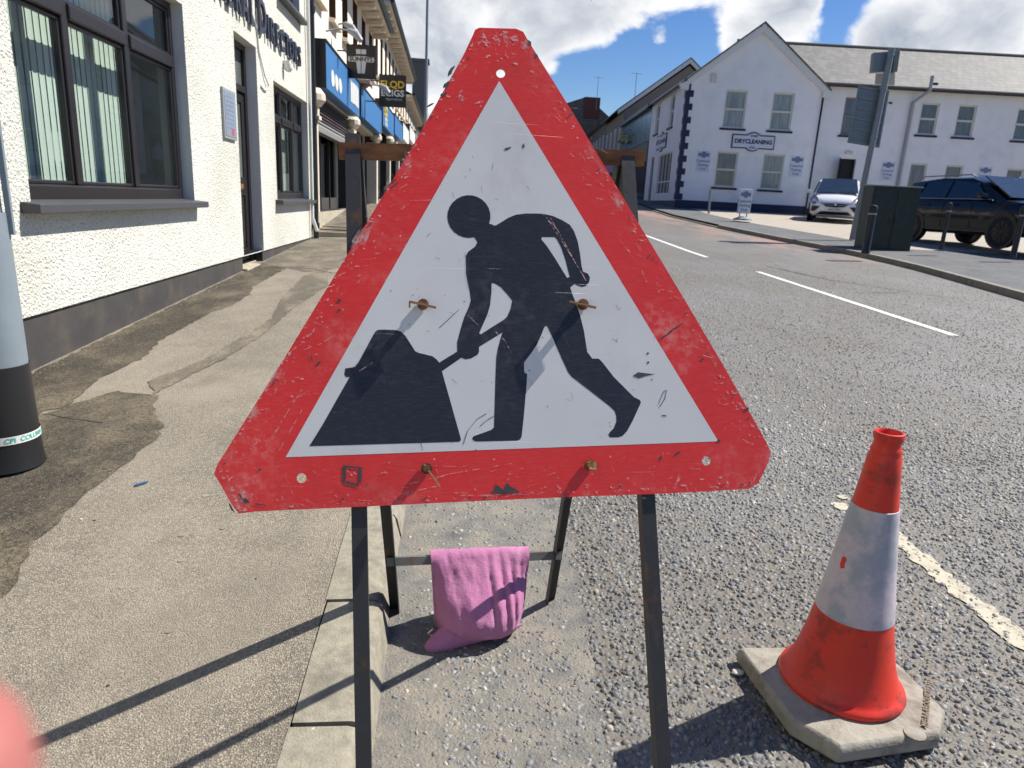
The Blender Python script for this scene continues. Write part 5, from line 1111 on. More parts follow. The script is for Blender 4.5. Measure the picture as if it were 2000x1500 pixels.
# dark SUV, side on, nose turning towards the camera
FW = PY(1946, 484, 15.6)
hd = R_(-84); Lw = 1.42; hwS = .97
fw = Vector((math.cos(hd), math.sin(hd), 0)); rt = Vector((fw.y, -fw.x, 0))
ctr = Vector((FW.x, 15.6, FW.z))-fw*1.42-rt*hwS
B = [(-2.35, .84, .40, 1.02, 1.06), (-2.2, .95, .30, 1.08, 1.12), (-1.4, 1.0, .26, 1.10, 1.14), (.5, 1.0, .26, 1.06, 1.12), (1.3, 1.0, .26, 1.04, 1.12), (1.9, .97, .28, 1.0, 1.07), (2.25, .88, .32, .90, .96), (2.36, .75, .40, .8, .84)]
Rf = [(-2.2, .90, 1.06, .70, 1.40), (-1.9, .93, 1.08, .74, 1.58), (-.8, .94, 1.08, .78, 1.68), (.1, .94, 1.08, .77, 1.66), (.55, .93, 1.08, .76, 1.50), (1.0, .92, 1.08, .82, 1.25), (1.3, .90, 1.06, .85, 1.10)]
T, hw = car('dark_car', ctr, hd, 4.7, 1.94, 1.68, 'car_black', 'shiny black sports utility vehicle parked behind the bollards at the right edge', B, Rf, None, .37, None)
m = MB(); m.hexa([(1.27, -.80*hw, 1.115), (1.27, .80*hw, 1.115), (.30, .68*hw, 1.635), (.30, -.68*hw, 1.635), (1.31, -.80*hw, 1.13), (1.31, .80*hw, 1.13), (.34, .68*hw, 1.65), (.34, -.68*hw, 1.65)]); m.v = [(x+.03, y, z+.035) for x, y, z in m.v]; m.build('windscreen', 'windscreen_glass', T)
for s_ in (-1, 1):
    side_glass(T, hw, [(.82, .945, 1.12), (.35, .82, 1.50), (-.38, .80, 1.57), (-.42, .945, 1.12)], s_); side_glass(T, hw, [(-.5, .945, 1.12), (-.46, .80, 1.57), (-1.3, .79, 1.55), (-1.42, .945, 1.14)], s_); side_glass(T, hw, [(-1.5, .94, 1.15), (-1.38, .80, 1.54), (-1.75, .79, 1.48), (-1.95, .93, 1.22)], s_)
    m = MB(); m.tube([(1.0, s_*.97*hw, 1.11), (-1.9, s_*.965*hw, 1.13)], .012, 6); m.build('trim_strip', 'galvanised_steel', T)
    m = MB(); m.hexa([(.72, s_*.97*hw, 1.10), (.9, s_*.97*hw, 1.10), (.88, s_*1.19*hw, 1.14), (.74, s_*1.19*hw, 1.14), (.72, s_*.97*hw, 1.22), (.88, s_*.97*hw, 1.22), (.86, s_*1.2*hw, 1.28), (.74, s_*1.2*hw, 1.28)]); m.build('mirror', 'car_black', T, bevel=.03)
    for x in (-.1, -1.05): m = MB(); m.tube([(x-.12, s_*(hw+.015), .98), (x+.12, s_*(hw+.015), .98)], .014, 6); m.build('door_handle', 'alloy_dark', T)
    for x in (.45, -.45, -1.35): m = MB(); m.box(x-.004, x+.004, s_*(hw*.995)-.004, s_*(hw*.995)+.004, .42, 1.04); m.build('door_gap', 'fascia_black', T)
    for x in (Lw, -1.42): wheel(T, x, hw, .37, s_)
    m = MB(); m.prism([(2.0, s_*.97*hw, .95), (2.3, s_*.84*hw, .80), (2.38, s_*.6*hw, .82), (2.2, s_*.78*hw, .96)], (.02, s_*.01, .01)); m.build('headlight', 'headlamp', T, bevel=.01)
m = MB(); m.box(2.34, 2.38, -.5, .5, .55, .82); m.build('grille', 'fascia_black', T)
for s_ in (-1, 1):
    m = MB(); m.tube([(.1, s_*.72*hw, 1.67), (.0, s_*.72*hw, 1.715), (-1.6, s_*.70*hw, 1.70), (-1.75, s_*.69*hw, 1.63)], .018, 6); m.build('roof_rail', 'galvanised_steel', T)
    m = MB(); m.box(-1.0, 1.0, s_*(hw*.985)-.012, s_*(hw*.985)+.016, .36, .44); m.build('sill_trim', 'black_plastic', T, bevel=.008)

# ------------------------------------------------------------------ the roadworks sign on its folding frame
PSI, TH = R_(4), R_(19)
SN = np.array([math.sin(PSI)*math.cos(TH), -math.cos(PSI)*math.cos(TH), math.sin(TH)])
r0 = ray(690, 280); D0 = 1.25/(CR.T@r0)[2]; SP = CP+r0*D0; SDN = SN@SP; SNV = Vector(SN)
def PL(x, y, off=0.): return hit(x, y, SN, SDN+off)
base = Vector((.2, 1.35, .04))
T = thing('roadworks_sign', base, 0, 'scratched red triangular men at work sign on a folding metal frame in the foreground', 'road sign')
TI = minv(T)
def circ(cx, cy, r, n=20, off=0.): return [PL(cx+r*math.cos(2*math.pi*i/n), cy+r*math.sin(2*math.pi*i/n), off) for i in range(n)]
outer = [(936, 54), (1008, 56), (1022, 62), (1032, 80), (1120, 222), (1240, 424), (1340, 590), (1420, 726), (1496, 862), (1506, 884), (1500, 905), (1480, 945), (1462, 955), (1300, 964), (1130, 970), (900, 980), (700, 990), (500, 999), (466, 1003), (452, 985), (430, 945), (418, 926), (424, 908), (560, 692), (700, 462), (800, 296), (905, 108), (922, 72), (928, 58)]
HO = [(978, 143, 9), (589, 934, 9.5), (1380, 900, 9)]
m = MB(TI); m.tess([[PL(*p) for p in outer]]+[circ(*h) for h in HO], 0, -SNV*.0035, 1)
m.build('sign_plate', ['sign_red', 'sign_edge'], T)
m = MB(TI); m.tess([[PL(975, 158, .0002), PL(1403, 862, .0002), PL(558, 893, .0002)]]); m.build('white_panel', 'sign_white', T)
Z4 = lambda p: (840+p[0]/2.678, 340+p[1]/2.678)
Z2 = lambda p: (400+p[0]/2.7786, 480+p[1]/2.7786)
head = [(203+113*math.cos(a), 222+112*math.sin(a)) for a in np.linspace(R_(76), R_(380), 22)]   # round the head from the chin to the nape
body = [(247, 358), (240, 343)]+head+[(322, 262), (332, 268), (345, 268), (375, 250), (410, 228), (450, 212), (500, 206), (560, 206), (592, 208), (640, 218), (690, 240), (730, 264), (752, 296), (772, 350), (785, 420), (792, 480), (800, 510), (825, 520), (836, 540), (832, 565), (815, 585), (795, 590), (768, 582), (757, 574), (733, 592),
        (745, 630), (765, 680), (785, 740), (805, 820), (822, 930), (848, 965), (882, 965), (902, 985), (960, 1060), (1050, 1150), (1066, 1166), (1098, 1182), (1103, 1195), (1060, 1290), (1030, 1345), (1006, 1370), (985, 1377), (942, 1377), (932, 1364), (940, 1350), (960, 1330), (974, 1296), (974, 1266), (965, 1240), (940, 1215), (850, 1145), (740, 1060), (722, 1038), (690, 968), (660, 900), (630, 832), (615, 800), (606, 793), (597, 802), (580, 845), (560, 890), (530, 935), (492, 985), (492, 1035), (508, 1048), (505, 1100), (490, 1270), (479, 1373), (471, 1388), (455, 1394), (240, 1399), (224, 1392), (220, 1382), (228, 1371), (320, 1338), (334, 1325), (338, 1200), (342, 1060), (346, 960), (355, 910), (370, 855), (379, 828),
        (256, 904), (256, 930), (248, 945), (215, 964), (185, 969), (164, 960), (62, 1031)]
pile = [Z2(p) for p in [(1390, 1048), (1388, 1060), (1376, 1064), (567, 1088), (640, 970), (786, 712), (766, 713), (757, 700), (762, 666), (816, 657), (832, 636), (922, 470), (938, 456), (980, 455), (1040, 458), (1066, 466), (1088, 488), (1142, 572), (1160, 581), (1235, 599), (1258, 616), (1272, 634)]]
rest = [(142, 928), (141, 880), (160, 810), (180, 745), (205, 690), (213, 660), (205, 600), (190, 520), (186, 430), (200, 405), (235, 380)]
outl = [Z4(p) for p in body]+pile+[Z4(p) for p in rest]
h1 = [Z4(p) for p in [(322, 570), (340, 573), (370, 592), (400, 625), (430, 662), (420, 708), (403, 745), (385, 762), (265, 838), (257, 832), (275, 790), (300, 735), (314, 685), (321, 620)]]
h2 = [Z4(p) for p in [(586, 329), (652, 330), (663, 340), (686, 385), (708, 450), (727, 525), (731, 537), (717, 543), (690, 500), (650, 435), (610, 375), (581, 340)]]
m = MB(TI); m.tess([[PL(*p, .0004) for p in outl], [PL(*p, .0004) for p in h1], [PL(*p, .0004) for p in h2]]); m.build('worker_symbol', 'sign_black', T)
# marks: black bare patches, nicks and long scratches
mk = MB(TI); sc = MB(TI)
def blot(mb, cx, cy, rx, ry, rot=0., n=11, off=.0006, jag=.5):
    pts = []
    for i in range(n):
        a = 2*math.pi*i/n; k = 1-jag*random.random(); x, y = rx*k*math.cos(a), ry*k*math.sin(a)
        pts.append(PL(cx+x*math.cos(rot)-y*math.sin(rot), cy+x*math.sin(rot)+y*math.cos(rot), off))
    mb.tess([pts])
def line(mb, pts, w, off=.0007):
    for (x0, y0), (x1, y1) in zip(pts, pts[1:]):
        L_ = math.hypot(x1-x0, y1-y0) or 1; nx, ny = -(y1-y0)/L_*w/2, (x1-x0)/L_*w/2; k0, k1 = random.uniform(.5, 1), random.uniform(.3, 1)
        mb.face([PL(x0+nx*k0, y0+ny*k0, off), PL(x1+nx*k1, y1+ny*k1, off), PL(x1-nx*k1, y1-ny*k1, off), PL(x0-nx*k0, y0-ny*k0, off)])
mk.tess([[PL(x, y, .0006) for x, y in [(957, 962), (968, 955), (965, 945), (975, 950), (984, 958), (990, 942), (997, 950), (1012, 958), (1015, 962), (985, 964)]]])
for x in (672, 703): mk.tess([[PL(x+a, y, .0006) for a, y in [(-3, 912), (3, 914), (4, 930), (1, 946), (-3, 940)]]])
line(mk, [(670, 911), (710, 914)], 5); line(mk, [(675, 942), (700, 948)], 6)
mk.tess([[PL(x, y, .0006) for x, y in [(1236, 734), (1246, 727), (1262, 729), (1280, 731), (1262, 734), (1248, 739)]]])
for (x, y, a, b, r) in ((765, 355, 12, 2, -.9), (770, 362, 14, 2, -.7), (840, 205, 14, 2.5, -.5), (880, 140, 16, 4, -1.0), (872, 165, 12, 5, -1.), (865, 185, 10, 4, -.4), (1300, 655, 22, 1.4, -.55), (1320, 640, 22, 1.4, -.55), (1457, 800, 9, 3, -.5), (1490, 838, 6, 2, .6), (1404, 861, 5, 4, 0), (622, 710, 9, 2.5, -.8), (608, 700, 7, 1.5, 1.2), (662, 587, 6, 5, 0), (662, 606, 4, 3, 0), (1372, 702, 4, 2.5, 0), (1382, 690, 3, 2, 0), (1265, 690, 4, 3, 0), (1266, 708, 3, 3, 0), (1297, 812, 8, 1.5, .1), (1322, 886, 10, 2, -.5), (480, 978, 9, 5, .5), (470, 970, 10, 2, .9), (505, 985, 10, 2, .2), (452, 992, 12, 3, 1.), (508, 917, 4, 3, 0), (1290, 895, 4, 5, 0), (1035, 84, 8, 4, 1), (1047, 108, 8, 3, 1), (992, 290, 9, 3, -.3), (1022, 285, 3, 6, 0), (1155, 1, 1, 1, 0)):
    blot(mk, x, y, a, b, r)
for _ in range(46):
    t0, e = random.random(), random.choice([((936, 60), (424, 912)), ((1030, 75), (1500, 872)), ((466, 998), (1465, 950))]); x = e[0][0]+(e[1][0]-e[0][0])*t0; y = e[0][1]+(e[1][1]-e[0][1])*t0; q = random.uniform(2, 14)
    blot(mk, x+(q if e[0][0] == 936 else -q if e[0][0] == 1030 else 0), y-(q if e[0][0] == 466 else 0), random.uniform(1.5, 6), random.uniform(1, 2.2), random.uniform(-1.2, 1.2))
for _ in range(40): blot(mk, random.uniform(700, 1350), random.uniform(540, 880) if random.random() < .6 else random.uniform(900, 960), random.uniform(1, 3.5), random.uniform(.6, 1.6), random.uniform(0, 3))
for pts in ([(905, 868), (913, 842), (932, 818), (950, 808)], [(938, 832), (952, 820), (966, 812)], [(858, 640), (878, 622), (897, 604)], [(912, 500), (910, 530), (915, 565)], [(915, 505), (913, 540)], [(1286, 790), (1296, 765), (1302, 762), (1298, 780), (1288, 795)], [(820, 860), (826, 880)], [(1095, 640), (1120, 700)]): line(mk, pts, 1.5)
for _ in range(60):
    y = random.uniform(300, 880); h_ = (y-160)*.56; x = 978+random.uniform(-h_, h_)*.9; a = random.uniform(-1.5, 1.5); L_ = random.uniform(3, 16); line(mk, [(x, y), (x+L_*math.cos(a), y+L_*math.sin(a))], random.uniform(.4, 1.0))
k = mk.build('paint_chips', 'sign_bare_metal', T); k['kind'] = 'stuff'
line(sc, [(1064, 420), (1100, 475), (1150, 556)], 2.5); line(sc, [(1060, 418), (1090, 450), (1128, 520), (1144, 548)], 2); line(sc, [(1075, 425), (1110, 490), (1140, 540)], 1.5)
line(sc, [(700, 726), (727, 708)], 2.2); line(sc, [(968, 648), (985, 664), (1000, 690)], 2.4); line(sc, [(913, 615), (935, 636)], 2); line(sc, [(898, 1), (898, 1.5)], 1)
for _ in range(260):
    w_ = random.choice('LRB'); t0 = random.random()
    if w_ == 'B': x, y = random.uniform(460, 1470), random.uniform(905, 985); a = random.choice([.0, .05, -.3, -.35, .6, 1.2])
    elif w_ == 'L': y = random.uniform(300, 960); x = 975-.575*(y-110)-random.uniform(10, 85); a = random.uniform(-1.2, .4)
    else: y = random.uniform(150, 900); x = 985+.60*(y-100)+random.uniform(5, 70); a = random.uniform(-.4, 1.2)
    L_ = random.uniform(8, 60) if random.random() < .25 else random.uniform(5, 22); ws = random.uniform(.5, 1.7)
    line(sc, [(x+L_*q_*math.cos(a)+random.uniform(-.6, .6), y+L_*q_*math.sin(a)+random.uniform(-.6, .6)) for q_ in (0, .2, .4, .6, .8, 1)], ws)
for _ in range(420):
    t0 = random.random()**.8; e = random.choice([((936, 60), (424, 912), 1), ((936, 60), (424, 912), 1), ((1030, 75), (1500, 872), -1), ((466, 998), (1465, 950), 0), ((940, 60), (1010, 60), 2), ((424, 912), (466, 998), 1)])
    x = e[0][0]+(e[1][0]-e[0][0])*t0; y = e[0][1]+(e[1][1]-e[0][1])*t0; q = random.expovariate(1/(13. if e[2] != 0 else 6.))+2
    if e[2] == 2: y += q*1.5
    elif e[2] == 0: y -= q
    else: x += q*e[2]
    blot(sc, x, y, random.uniform(1.5, 8), random.uniform(.8, 3), random.uniform(-1.2, .2) if e[2] == 1 else random.uniform(-.3, 1.2), n=7, off=.0005)
line(sc, [(800, 945), (880, 925), (1000, 905)], 1.6); line(sc, [(780, 965), (860, 948)], 1.6); line(sc, [(900, 968), (1040, 965)], 2.2); line(sc, [(1316, 955), (1330, 925)], 7); line(sc, [(1468, 948), (1478, 925)], 5); line(sc, [(520, 870), (590, 760)], 1.4); line(sc, [(545, 880), (590, 800)], 1.4)
for (x, y, a) in ((614, 688, 11), (662, 600, 9), (690, 925, 10), (935, 200, 8), (868, 190, 14), (1300, 885, 7), (895, 190, 12), (1205, 600, 6)): 
    for _ in range(5): blot(sc, x+random.uniform(-a, a), y+random.uniform(-a, a)*.5, random.uniform(1, 4), random.uniform(1, 3), 0, off=.0005)
k = sc.build('scratches', 'scratch_white', T); k['kind'] = 'stuff'
def m_wear():
    m, t, bs, oc, out = new_mat('edge_wear'); setb(t, bs, Base_Color=mixc(t, noise(t, oc, 40, 4), (.62, .34, .33), (.78, .62, .58)), Roughness=.75)
    v = mapv(t, oc, (1, 1, .55), (0, .52, 0)); a = step(t, noise(t, v, 26, 9, .72), .50, .68); b = step(t, noise(t, oc, 7, 4), .40, .62)
    tr = nd(t, 'ShaderNodeBsdfTransparent').outputs[0]; t.links.new(nd(t, 'ShaderNodeMixShader', {0: mth(t, 'MULTIPLY', mth(t, 'MULTIPLY', a, b), .85), 1: tr, 2: bs.outputs[0]}).outputs[0], out.inputs[0])
m_wear()
def wear(e0, e1, w0, w1, sx, sy):
    m = MB(TI); n = 40; I = [(e0[0]+(e1[0]-e0[0])*i/n, e0[1]+(e1[1]-e0[1])*i/n) for i in range(n+1)]; J = [random.uniform(w0, w1) for _ in I]
    for i in range(n): (x0, y0), (x1, y1) = I[i], I[i+1]; m.face([PL(x0, y0, .0003), PL(x1, y1, .0003), PL(x1+sx*J[i+1], y1+sy*J[i+1], .0003), PL(x0+sx*J[i], y0+sy*J[i], .0003)])
    m.build('worn_edge', 'edge_wear', T)
wear((930, 62), (426, 910), 8, 30, 1, .3); wear((1030, 78), (1498, 868), 6, 22, -1, .3); wear((470, 1000), (1460, 953), 5, 16, 0, -1); wear((934, 58), (1012, 60), 12, 40, 0, 1); wear((880, 180), (925, 205), 10, 16, .2, 1); wear((430, 930), (470, 998), 10, 40, 1, -.4)
# fixings through the face
for i, (x, y, kind) in enumerate(((826, 595, 'w'), (1138, 595, 'w'), (833, 915, 'n'), (1151, 908, 'c'))):
    c = PL(x, y); m = MB(TI); ring = circ(x, y, 11, 12, .002); m.prism(ring, SNV*.004); 
    m.prism(circ(x, y, 7, 8, .006), SNV*.012); B_ = m.build('bolt', 'rusty_angle_iron', T)
    q = MB(TI)
    if kind == 'w': q.bar(PL(x-26, y-6, .016), PL(x+26, y+6, .022), .008, .003, SNV)
    if kind == 'w' and i == 0: q.bar(PL(x-26, y-6, .016), PL(x-26, y+6, .014), .003, .003, SNV)
    if kind == 'n': q.bar(PL(x-4, y-8, .012), PL(x+27, y+36, .024), .0055, .003, SNV)
    if kind == 'c': q.bar(PL(x+2, y-5, .014), PL(x+3, y+10, .018), .006, .003, (1, 0, 0)); q.bar(PL(x+2, y+8, .018), PL(x+12, y+9, .018), .003, .007, (0, 0, 1)); q.bar(PL(x+10, y-6, .016), PL(x+11, y+9, .018), .006, .003, (1, 0, 0))
    q.build('tie_strip', 'wood_strip', B_)
# frame: front legs, top bar, rear legs, stretcher
sd = Vector((math.cos(PSI), math.sin(PSI), 0))
def ext(p, q, zf):            # extend the line p->q down to the ground level zf(y)
    p, q = Vector(p), Vector(q)
    for _ in range(20): t0 = (zf(q)-p.z)/(q.z-p.z); q = p+(q-p)*t0
    return q
fl_top, fr_top = PL(688, 260, -.006), PL(1226, 296, -.006)
fl_bot = ext(fl_top, PL(710, 1500, -.006), lambda q: zr(q.y)+.10); fr_bot = ext(fr_top, PL(1298, 1500, -.006), lambda q: zr(q.y)+.006)
for a, b, s_ in ((fl_top, fl_bot, 1), (fr_top, fr_bot, -1)):
    m = MB(TI); m.angle(a, b, .0265, .0035, sd*s_, -SNV); m.build('front_leg', 'painted_angle_iron', T)
m = MB(TI); m.angle(PL(661, 294, -.0075), PL(1259, 309, -.0075), .029, .0035, (0, 0, -1), -SNV); m.build('top_bar', 'rusty_angle_iron', T)
hl, hr = PL(692, 300, -.034), PL(1214, 314, -.034)
FL_, FR_ = PG(771, 1187, .004), PG(1074, 1170, .004)
for a, b, s_ in ((hl, FL_, 1), (hr, FR_, -1)):
    m = MB(TI); m.angle(a, b, .030, .0035, sd*s_, SNV); m.build('rear_leg', 'painted_angle_iron', T)
def on_leg(a, b, ypx):
    lo, hi = 0., 1.
    for _ in range(40):
        t0 = (lo+hi)/2; lo, hi = (t0, hi) if proj(a.lerp(b, t0))[1] < ypx else (lo, t0)
    return a.lerp(b, t0)
SL, SR = on_leg(hl, FL_, 1088), on_leg(hr, FR_, 1076)
m = MB(TI); m.angle(SL-sd*.01, SR+sd*.01, .024, .003, (0, -1, .35), (0, -.3, -1)); m.build('stretcher', 'dull_angle_iron', T)


# ------------------------------------------------------------------ pink sandbag hung over the stretcher
def sandbag():
    ax = (SR-SL); 
    def at_px(xp):
        lo, hi = 0., 1.
        for _ in range(40):
            t0 = (lo+hi)/2; lo, hi = (t0, hi) if proj(SL+ax*t0)[0] < xp else (lo, t0)
        return SL+ax*t0
    A, B = at_px(841), at_px(1031); u = (B-A); Wd = u.length; u = u.normalized(); f = Vector((u.y, -u.x, 0)).normalized(); f = f if f.y < 0 else -f
    gz_ = A.z-zr(A.y); nu, nv = 64, 96
    # loop profile (forward, height relative to bar): front hem -> front -> over bar -> back
    prof = [(.02, -.230), (.07, -.232), (.104, -.218), (.124, -.185), (.126, -.15), (.106, -.10), (.060, -.05), (.034, -.012), (.018, .012), (.0, .020), (-.02, .010), (-.030, -.03), (-.042, -.10), (-.055, -.17), (-.05, -.22), (-.02, -.231)]
    pr = np.array(prof+[prof[0]]); s = np.r_[0, np.cumsum(np.hypot(*np.diff(pr, axis=0).T))]; s /= s[-1]
    ss = np.linspace(0, 1, nv, endpoint=False); pf, ph = np.interp(ss, s, pr[:, 0]), np.interp(ss, s, pr[:, 1])
    k = np.array([.25, .5, .25])
    for _ in range(2): pf = k[0]*np.roll(pf, 1)+k[1]*pf+k[2]*np.roll(pf, -1); ph = k[0]*np.roll(ph, 1)+k[1]*ph+k[2]*np.roll(ph, -1)
    sc_ = (gz_-.004)/.234; V = []; F = []
    from mathutils import noise as mn
    for i in range(nu+1):
        t0 = i/nu; e = max(.10, (1-abs(2*t0-1)**3.2))**.5
        for j in range(nv):
            fr, hh = pf[j], ph[j]; d = -hh/.245; front = fr > 0
            flare = .008*d*(1-t0)-.007*d*t0
            # pleats running down from the bar
            pl_ = 0
            for (c0, c1, w0, amp) in ((.16, .38, .030, -.003), (.26, .52, .05, .003), (.56, .66, .020, -.008), (.62, .73, .026, .006), (.69, .80, .016, -.008), (.75, .85, .022, .007), (.80, .88, .013, -.007), (.86, .91, .018, .006), (.91, .95, .012, -.006), (.06, .22, .04, .005)):
                c = c0+(c1-c0)*min(1, max(0, d)); pl_ += amp*math.exp(-((t0-c)/w0)**2)*math.sin(math.pi*min(1, max(0, d+.08)*1.05))
            nz = mn.fractal(Vector((t0*5+3, d*4+(0 if front else 9), .5)), .8, 2.1, 4)*.004+mn.fractal(Vector((t0*16, d*7+(0 if front else 9), 2.)), .8, 2.1, 3)*.0022
            off = (pl_+nz)*(1 if front else -1)*min(1, e*1.2)
            bottom = .022*t0*max(0, d-.5)
            p = A+u*(t0*Wd+flare*2.2)+f*(fr*(1+(e-1)*min(1, max(0, d*4)))+off+(.022*(1-(2*t0-1)**2)*min(1, max(0, d*1.6))*(1 if front else -.3)))+Vector((0, 0, hh*sc_+bottom+.012*math.sin(t0*5)*max(0, d-.7)))
            p.z = max(p.z, zr(p.y)+.005); V.append(p)
    for i in range(nu):
        for j in range(nv):
            j2 = (j+1) % nv; F.append((i*nv+j, i*nv+j2, (i+1)*nv+j2, (i+1)*nv+j))
    F.append(tuple(range(nv))[::-1]); F.append(tuple(nu*nv+j for j in range(nv)))
    base = Vector(((A.x+B.x)/2, A.y, zr(A.y))); T = thing('sandbag', base, 0, 'bright pink cloth sandbag hanging over the lower bar of the sign frame', 'sandbag')
    m = MB(minv(T)); m.add(V); m.f = F; m.m = [0]*len(F); m.build('sack', 'pink_woven_cloth', T, smooth=70)
    # folded hem along the bottom
    h = MB(minv(T)); pts = []
    for i in range(15):
        t0 = .06+.84*i/14; pts.append(A+u*(t0*Wd+.012*(1-t0))+f*(.112+.004*math.sin(i*1.3)-.012*t0)+Vector((0, 0, -.205*sc_+.004*math.sin(i*.9)+.022*t0)))
    h.tube(pts, [.004]+[.016, .018, .016, .014, .013, .012, .012, .011, .011, .010, .010, .009, .007]+[.003], 10); h.build('hem', 'pink_woven_cloth', T, smooth=70)
    w_ = MB(minv(T)); tip = PG(831, 1268, .006); qa = A+u*.10+f*.085; qa.z = zr(qa.y)+.034; qb = qa.lerp(tip, .55)+Vector((0, 0, .004)); qc = qa.lerp(tip, .82)
    w_.tube([A+u*.19+f*.09+Vector((0, 0, -.19)), qa, qb, qc, tip], [.026, .040, .034, .024, .010], 12); w_.build('loose_tail', 'pink_woven_cloth', T, smooth=70)
    t = MB(minv(T)); q = A+f*.095+Vector((0, 0, -.185*sc_))+u*.004; t.tube([q, q-u*.014+Vector((0, 0, -.012)), q-u*.004+Vector((0, 0, -.022)), q+u*.012+Vector((0, 0, -.02))], .0022, 6); t.build('tie_string', 'cream_stone', T)
sandbag()

# ------------------------------------------------------------------ traffic cone
C0 = PG(1642, 1322, .075); C0.z = zr(C0.y)
T = thing('traffic_cone', C0, 0, 'red and white traffic cone on a grey rubber base in the road', 'traffic cone')
ap = hit(1741, 843, (0, 1, 0), C0.y); Hc = ap.z-C0.z
b2 = lambda x, y, k: PG(x, y, k)-C0
top = [b2(1441, 1264, .05), b2(1470, 1226, .05), b2(1548, 1220, .05)]
loc2 = [Vector((p.x, p.y)) for p in (b2(1440, 1262, .05), b2(1545, 1412, .05), b2(1640, 1470, .05), b2(1836, 1440, .05), b2(1848, 1392, .05), b2(1768, 1308, .05))]
# remaining two corners by symmetry about the cone axis
loc2 += [-(loc2[1]+loc2[2])*.5*1.0+Vector((.05, .04)), -(loc2[1]+loc2[2])*.5+Vector((-.08, -.02))]
def bring(k, z): return [(p.x*k, p.y*k, z) for p in loc2]
m = MB(); st = [bring(.97, .004), bring(1.0, .016), bring(1.0, .040), bring(.985, .052), bring(.95, .056), bring(.62, .064)]
rg = [m.add(r) for r in st]; n = len(loc2)
for a, b in zip(rg, rg[1:]):
    for k in range(n): q = (k+1) % n; m.f.append((a+k, a+q, b+q, b+k)); m.m.append(0)
m.f.append(tuple(rg[-1]+k for k in range(n))); m.m.append(0); m.f.append(tuple(rg[0]+k for k in range(n))[::-1]); m.m.append(0)
BS = m.build('rubber_base', 'cone_base_rubber', T, bevel=.008, seg=3)
m = MB(); a = math.atan2(-.10, .17); dr = Vector((.17, .17)).normalized()
Mx = Matrix.Translation((.187, -.085, .0622))@Matrix.Rotation(R_(52), 4, 'Z')@Matrix.Rotation(R_(-2), 4, 'X'); text_mb(m, 'MELBA PRODUCTS LTD', .020, Mx, ext=.0012, off=.0003); m.build('embossed_lettering', 'cone_base_mark', BS)
m = MB(); m.lathe([(0, .0605), (.022, .0603), (.0245, .0595), (.0245, .056)], 18, (.085, -.185, 0)); m.build('moulding_plug', 'cone_base_rubber', BS, smooth=50)
rb, rt_ = .158, .0395
CPROF = [(.085, .160), (.10, .152), (.125, .141), (.16, .130), (.205, .1185), (.26, .107), (.33, .0945), (.42, .0795), (.52, .064), (.62, .049), (.70, .039), (.80, .037)]
def rr(z):
    z = z*(.72/Hc) if Hc else z
    for (za, ra), (zb, rb_) in zip(CPROF, CPROF[1:]):
        if z <= zb: return .868*(ra+(rb_-ra)*max(0, z-za)/(zb-za))
    return .032
zb0, zb1 = None, None
def zpx(py, side=0):   # height on the cone whose near point shows at picture row py
    lo, hi = .07, Hc
    for _ in range(40):
        z = (lo+hi)/2; d = Vector((C0.x, C0.y, 0)).normalized(); p = C0+Vector((-d.x*rr(z), -d.y*rr(z), z)); lo, hi = (z, hi) if proj(p)[1] > py else (lo, z)
    return z
zb0, zb1 = zpx(1224), zpx(1000)
prof = [(0, .062), (.151, .062), (.155, .070), (.151, .080), (.143, .084), (rr(.095), .095)]+[(rr(z), z) for z in frange(.11, Hc-.06, .03)]+[(.0345, Hc-.052), (.0362, Hc-.046), (.0325, Hc-.038), (.0300, Hc-.026), (.0338, Hc-.018), (.0350, Hc-.009), (.0335, Hc-.001), (.029, Hc), (.0255, Hc-.004), (.0245, Hc-.02), (.026, Hc-.06), (.024, Hc-.25)]
m = MB(); m.lathe(prof, 64); m.build('cone_body', 'cone_plastic', T, smooth=50)
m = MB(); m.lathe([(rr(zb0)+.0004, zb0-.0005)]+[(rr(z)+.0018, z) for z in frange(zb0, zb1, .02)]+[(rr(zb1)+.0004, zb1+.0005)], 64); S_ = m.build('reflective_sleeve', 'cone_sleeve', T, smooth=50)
# torn spot showing the red body
zt = zpx(1114); aa = math.atan2(-C0.y, -C0.x)-.62
m = MB(); pts = []
for (da, dz) in ((-.10, .014), (.0, .018), (.08, .012), (.05, -.002), (.09, -.010), (-.04, -.016), (-.11, -.006)): z = zt+dz; pts.append(((rr(z)+.0026)*math.cos(aa+da), (rr(z)+.0026)*math.sin(aa+da), z))
m.face(pts); m.build('torn_spot', 'cone_plastic', S_)

# ------------------------------------------------------------------ small litter
P = PG(276, 946, .07); m = MB(); a = R_(25)
pts = [(-.026, -.011), (-.015, -.013), (.024, .004), (.028, .011), (.012, .011), (-.02, 0)]
m.prism([(P.x+x*math.cos(a)-y*math.sin(a), P.y+x*math.sin(a)+y*math.cos(a), pz(P.x, P.y)+.006+.10*y) for x, y in pts], (0, 0, .0015)); tag(m.build('litter_scrap', 'litter_blue'), 'small blue scrap of litter lying on the sandy footway', 'litter')
def stone(px_, py, r, mat, lab, k=.07):
    P = PG(px_, py, k); m = MB(); b = bmesh.new(); bmesh.ops.create_icosphere(b, subdivisions=1, radius=r)
    z = pz(P.x, P.y) if k > .01 else zr(P.y)+.004
    m.add([(P.x+v.co.x*random.uniform(.8, 1.4), P.y+v.co.y*random.uniform(.7, 1.1), z+r*.25+v.co.z*.5*random.uniform(.7, 1.1)) for v in b.verts]); m.f = [tuple(v.index for v in f.verts) for f in b.faces]; m.m = [0]*len(m.f); b.free()
    tag(m.build('pebble', mat), lab, 'pebble', 'stray pebbles')
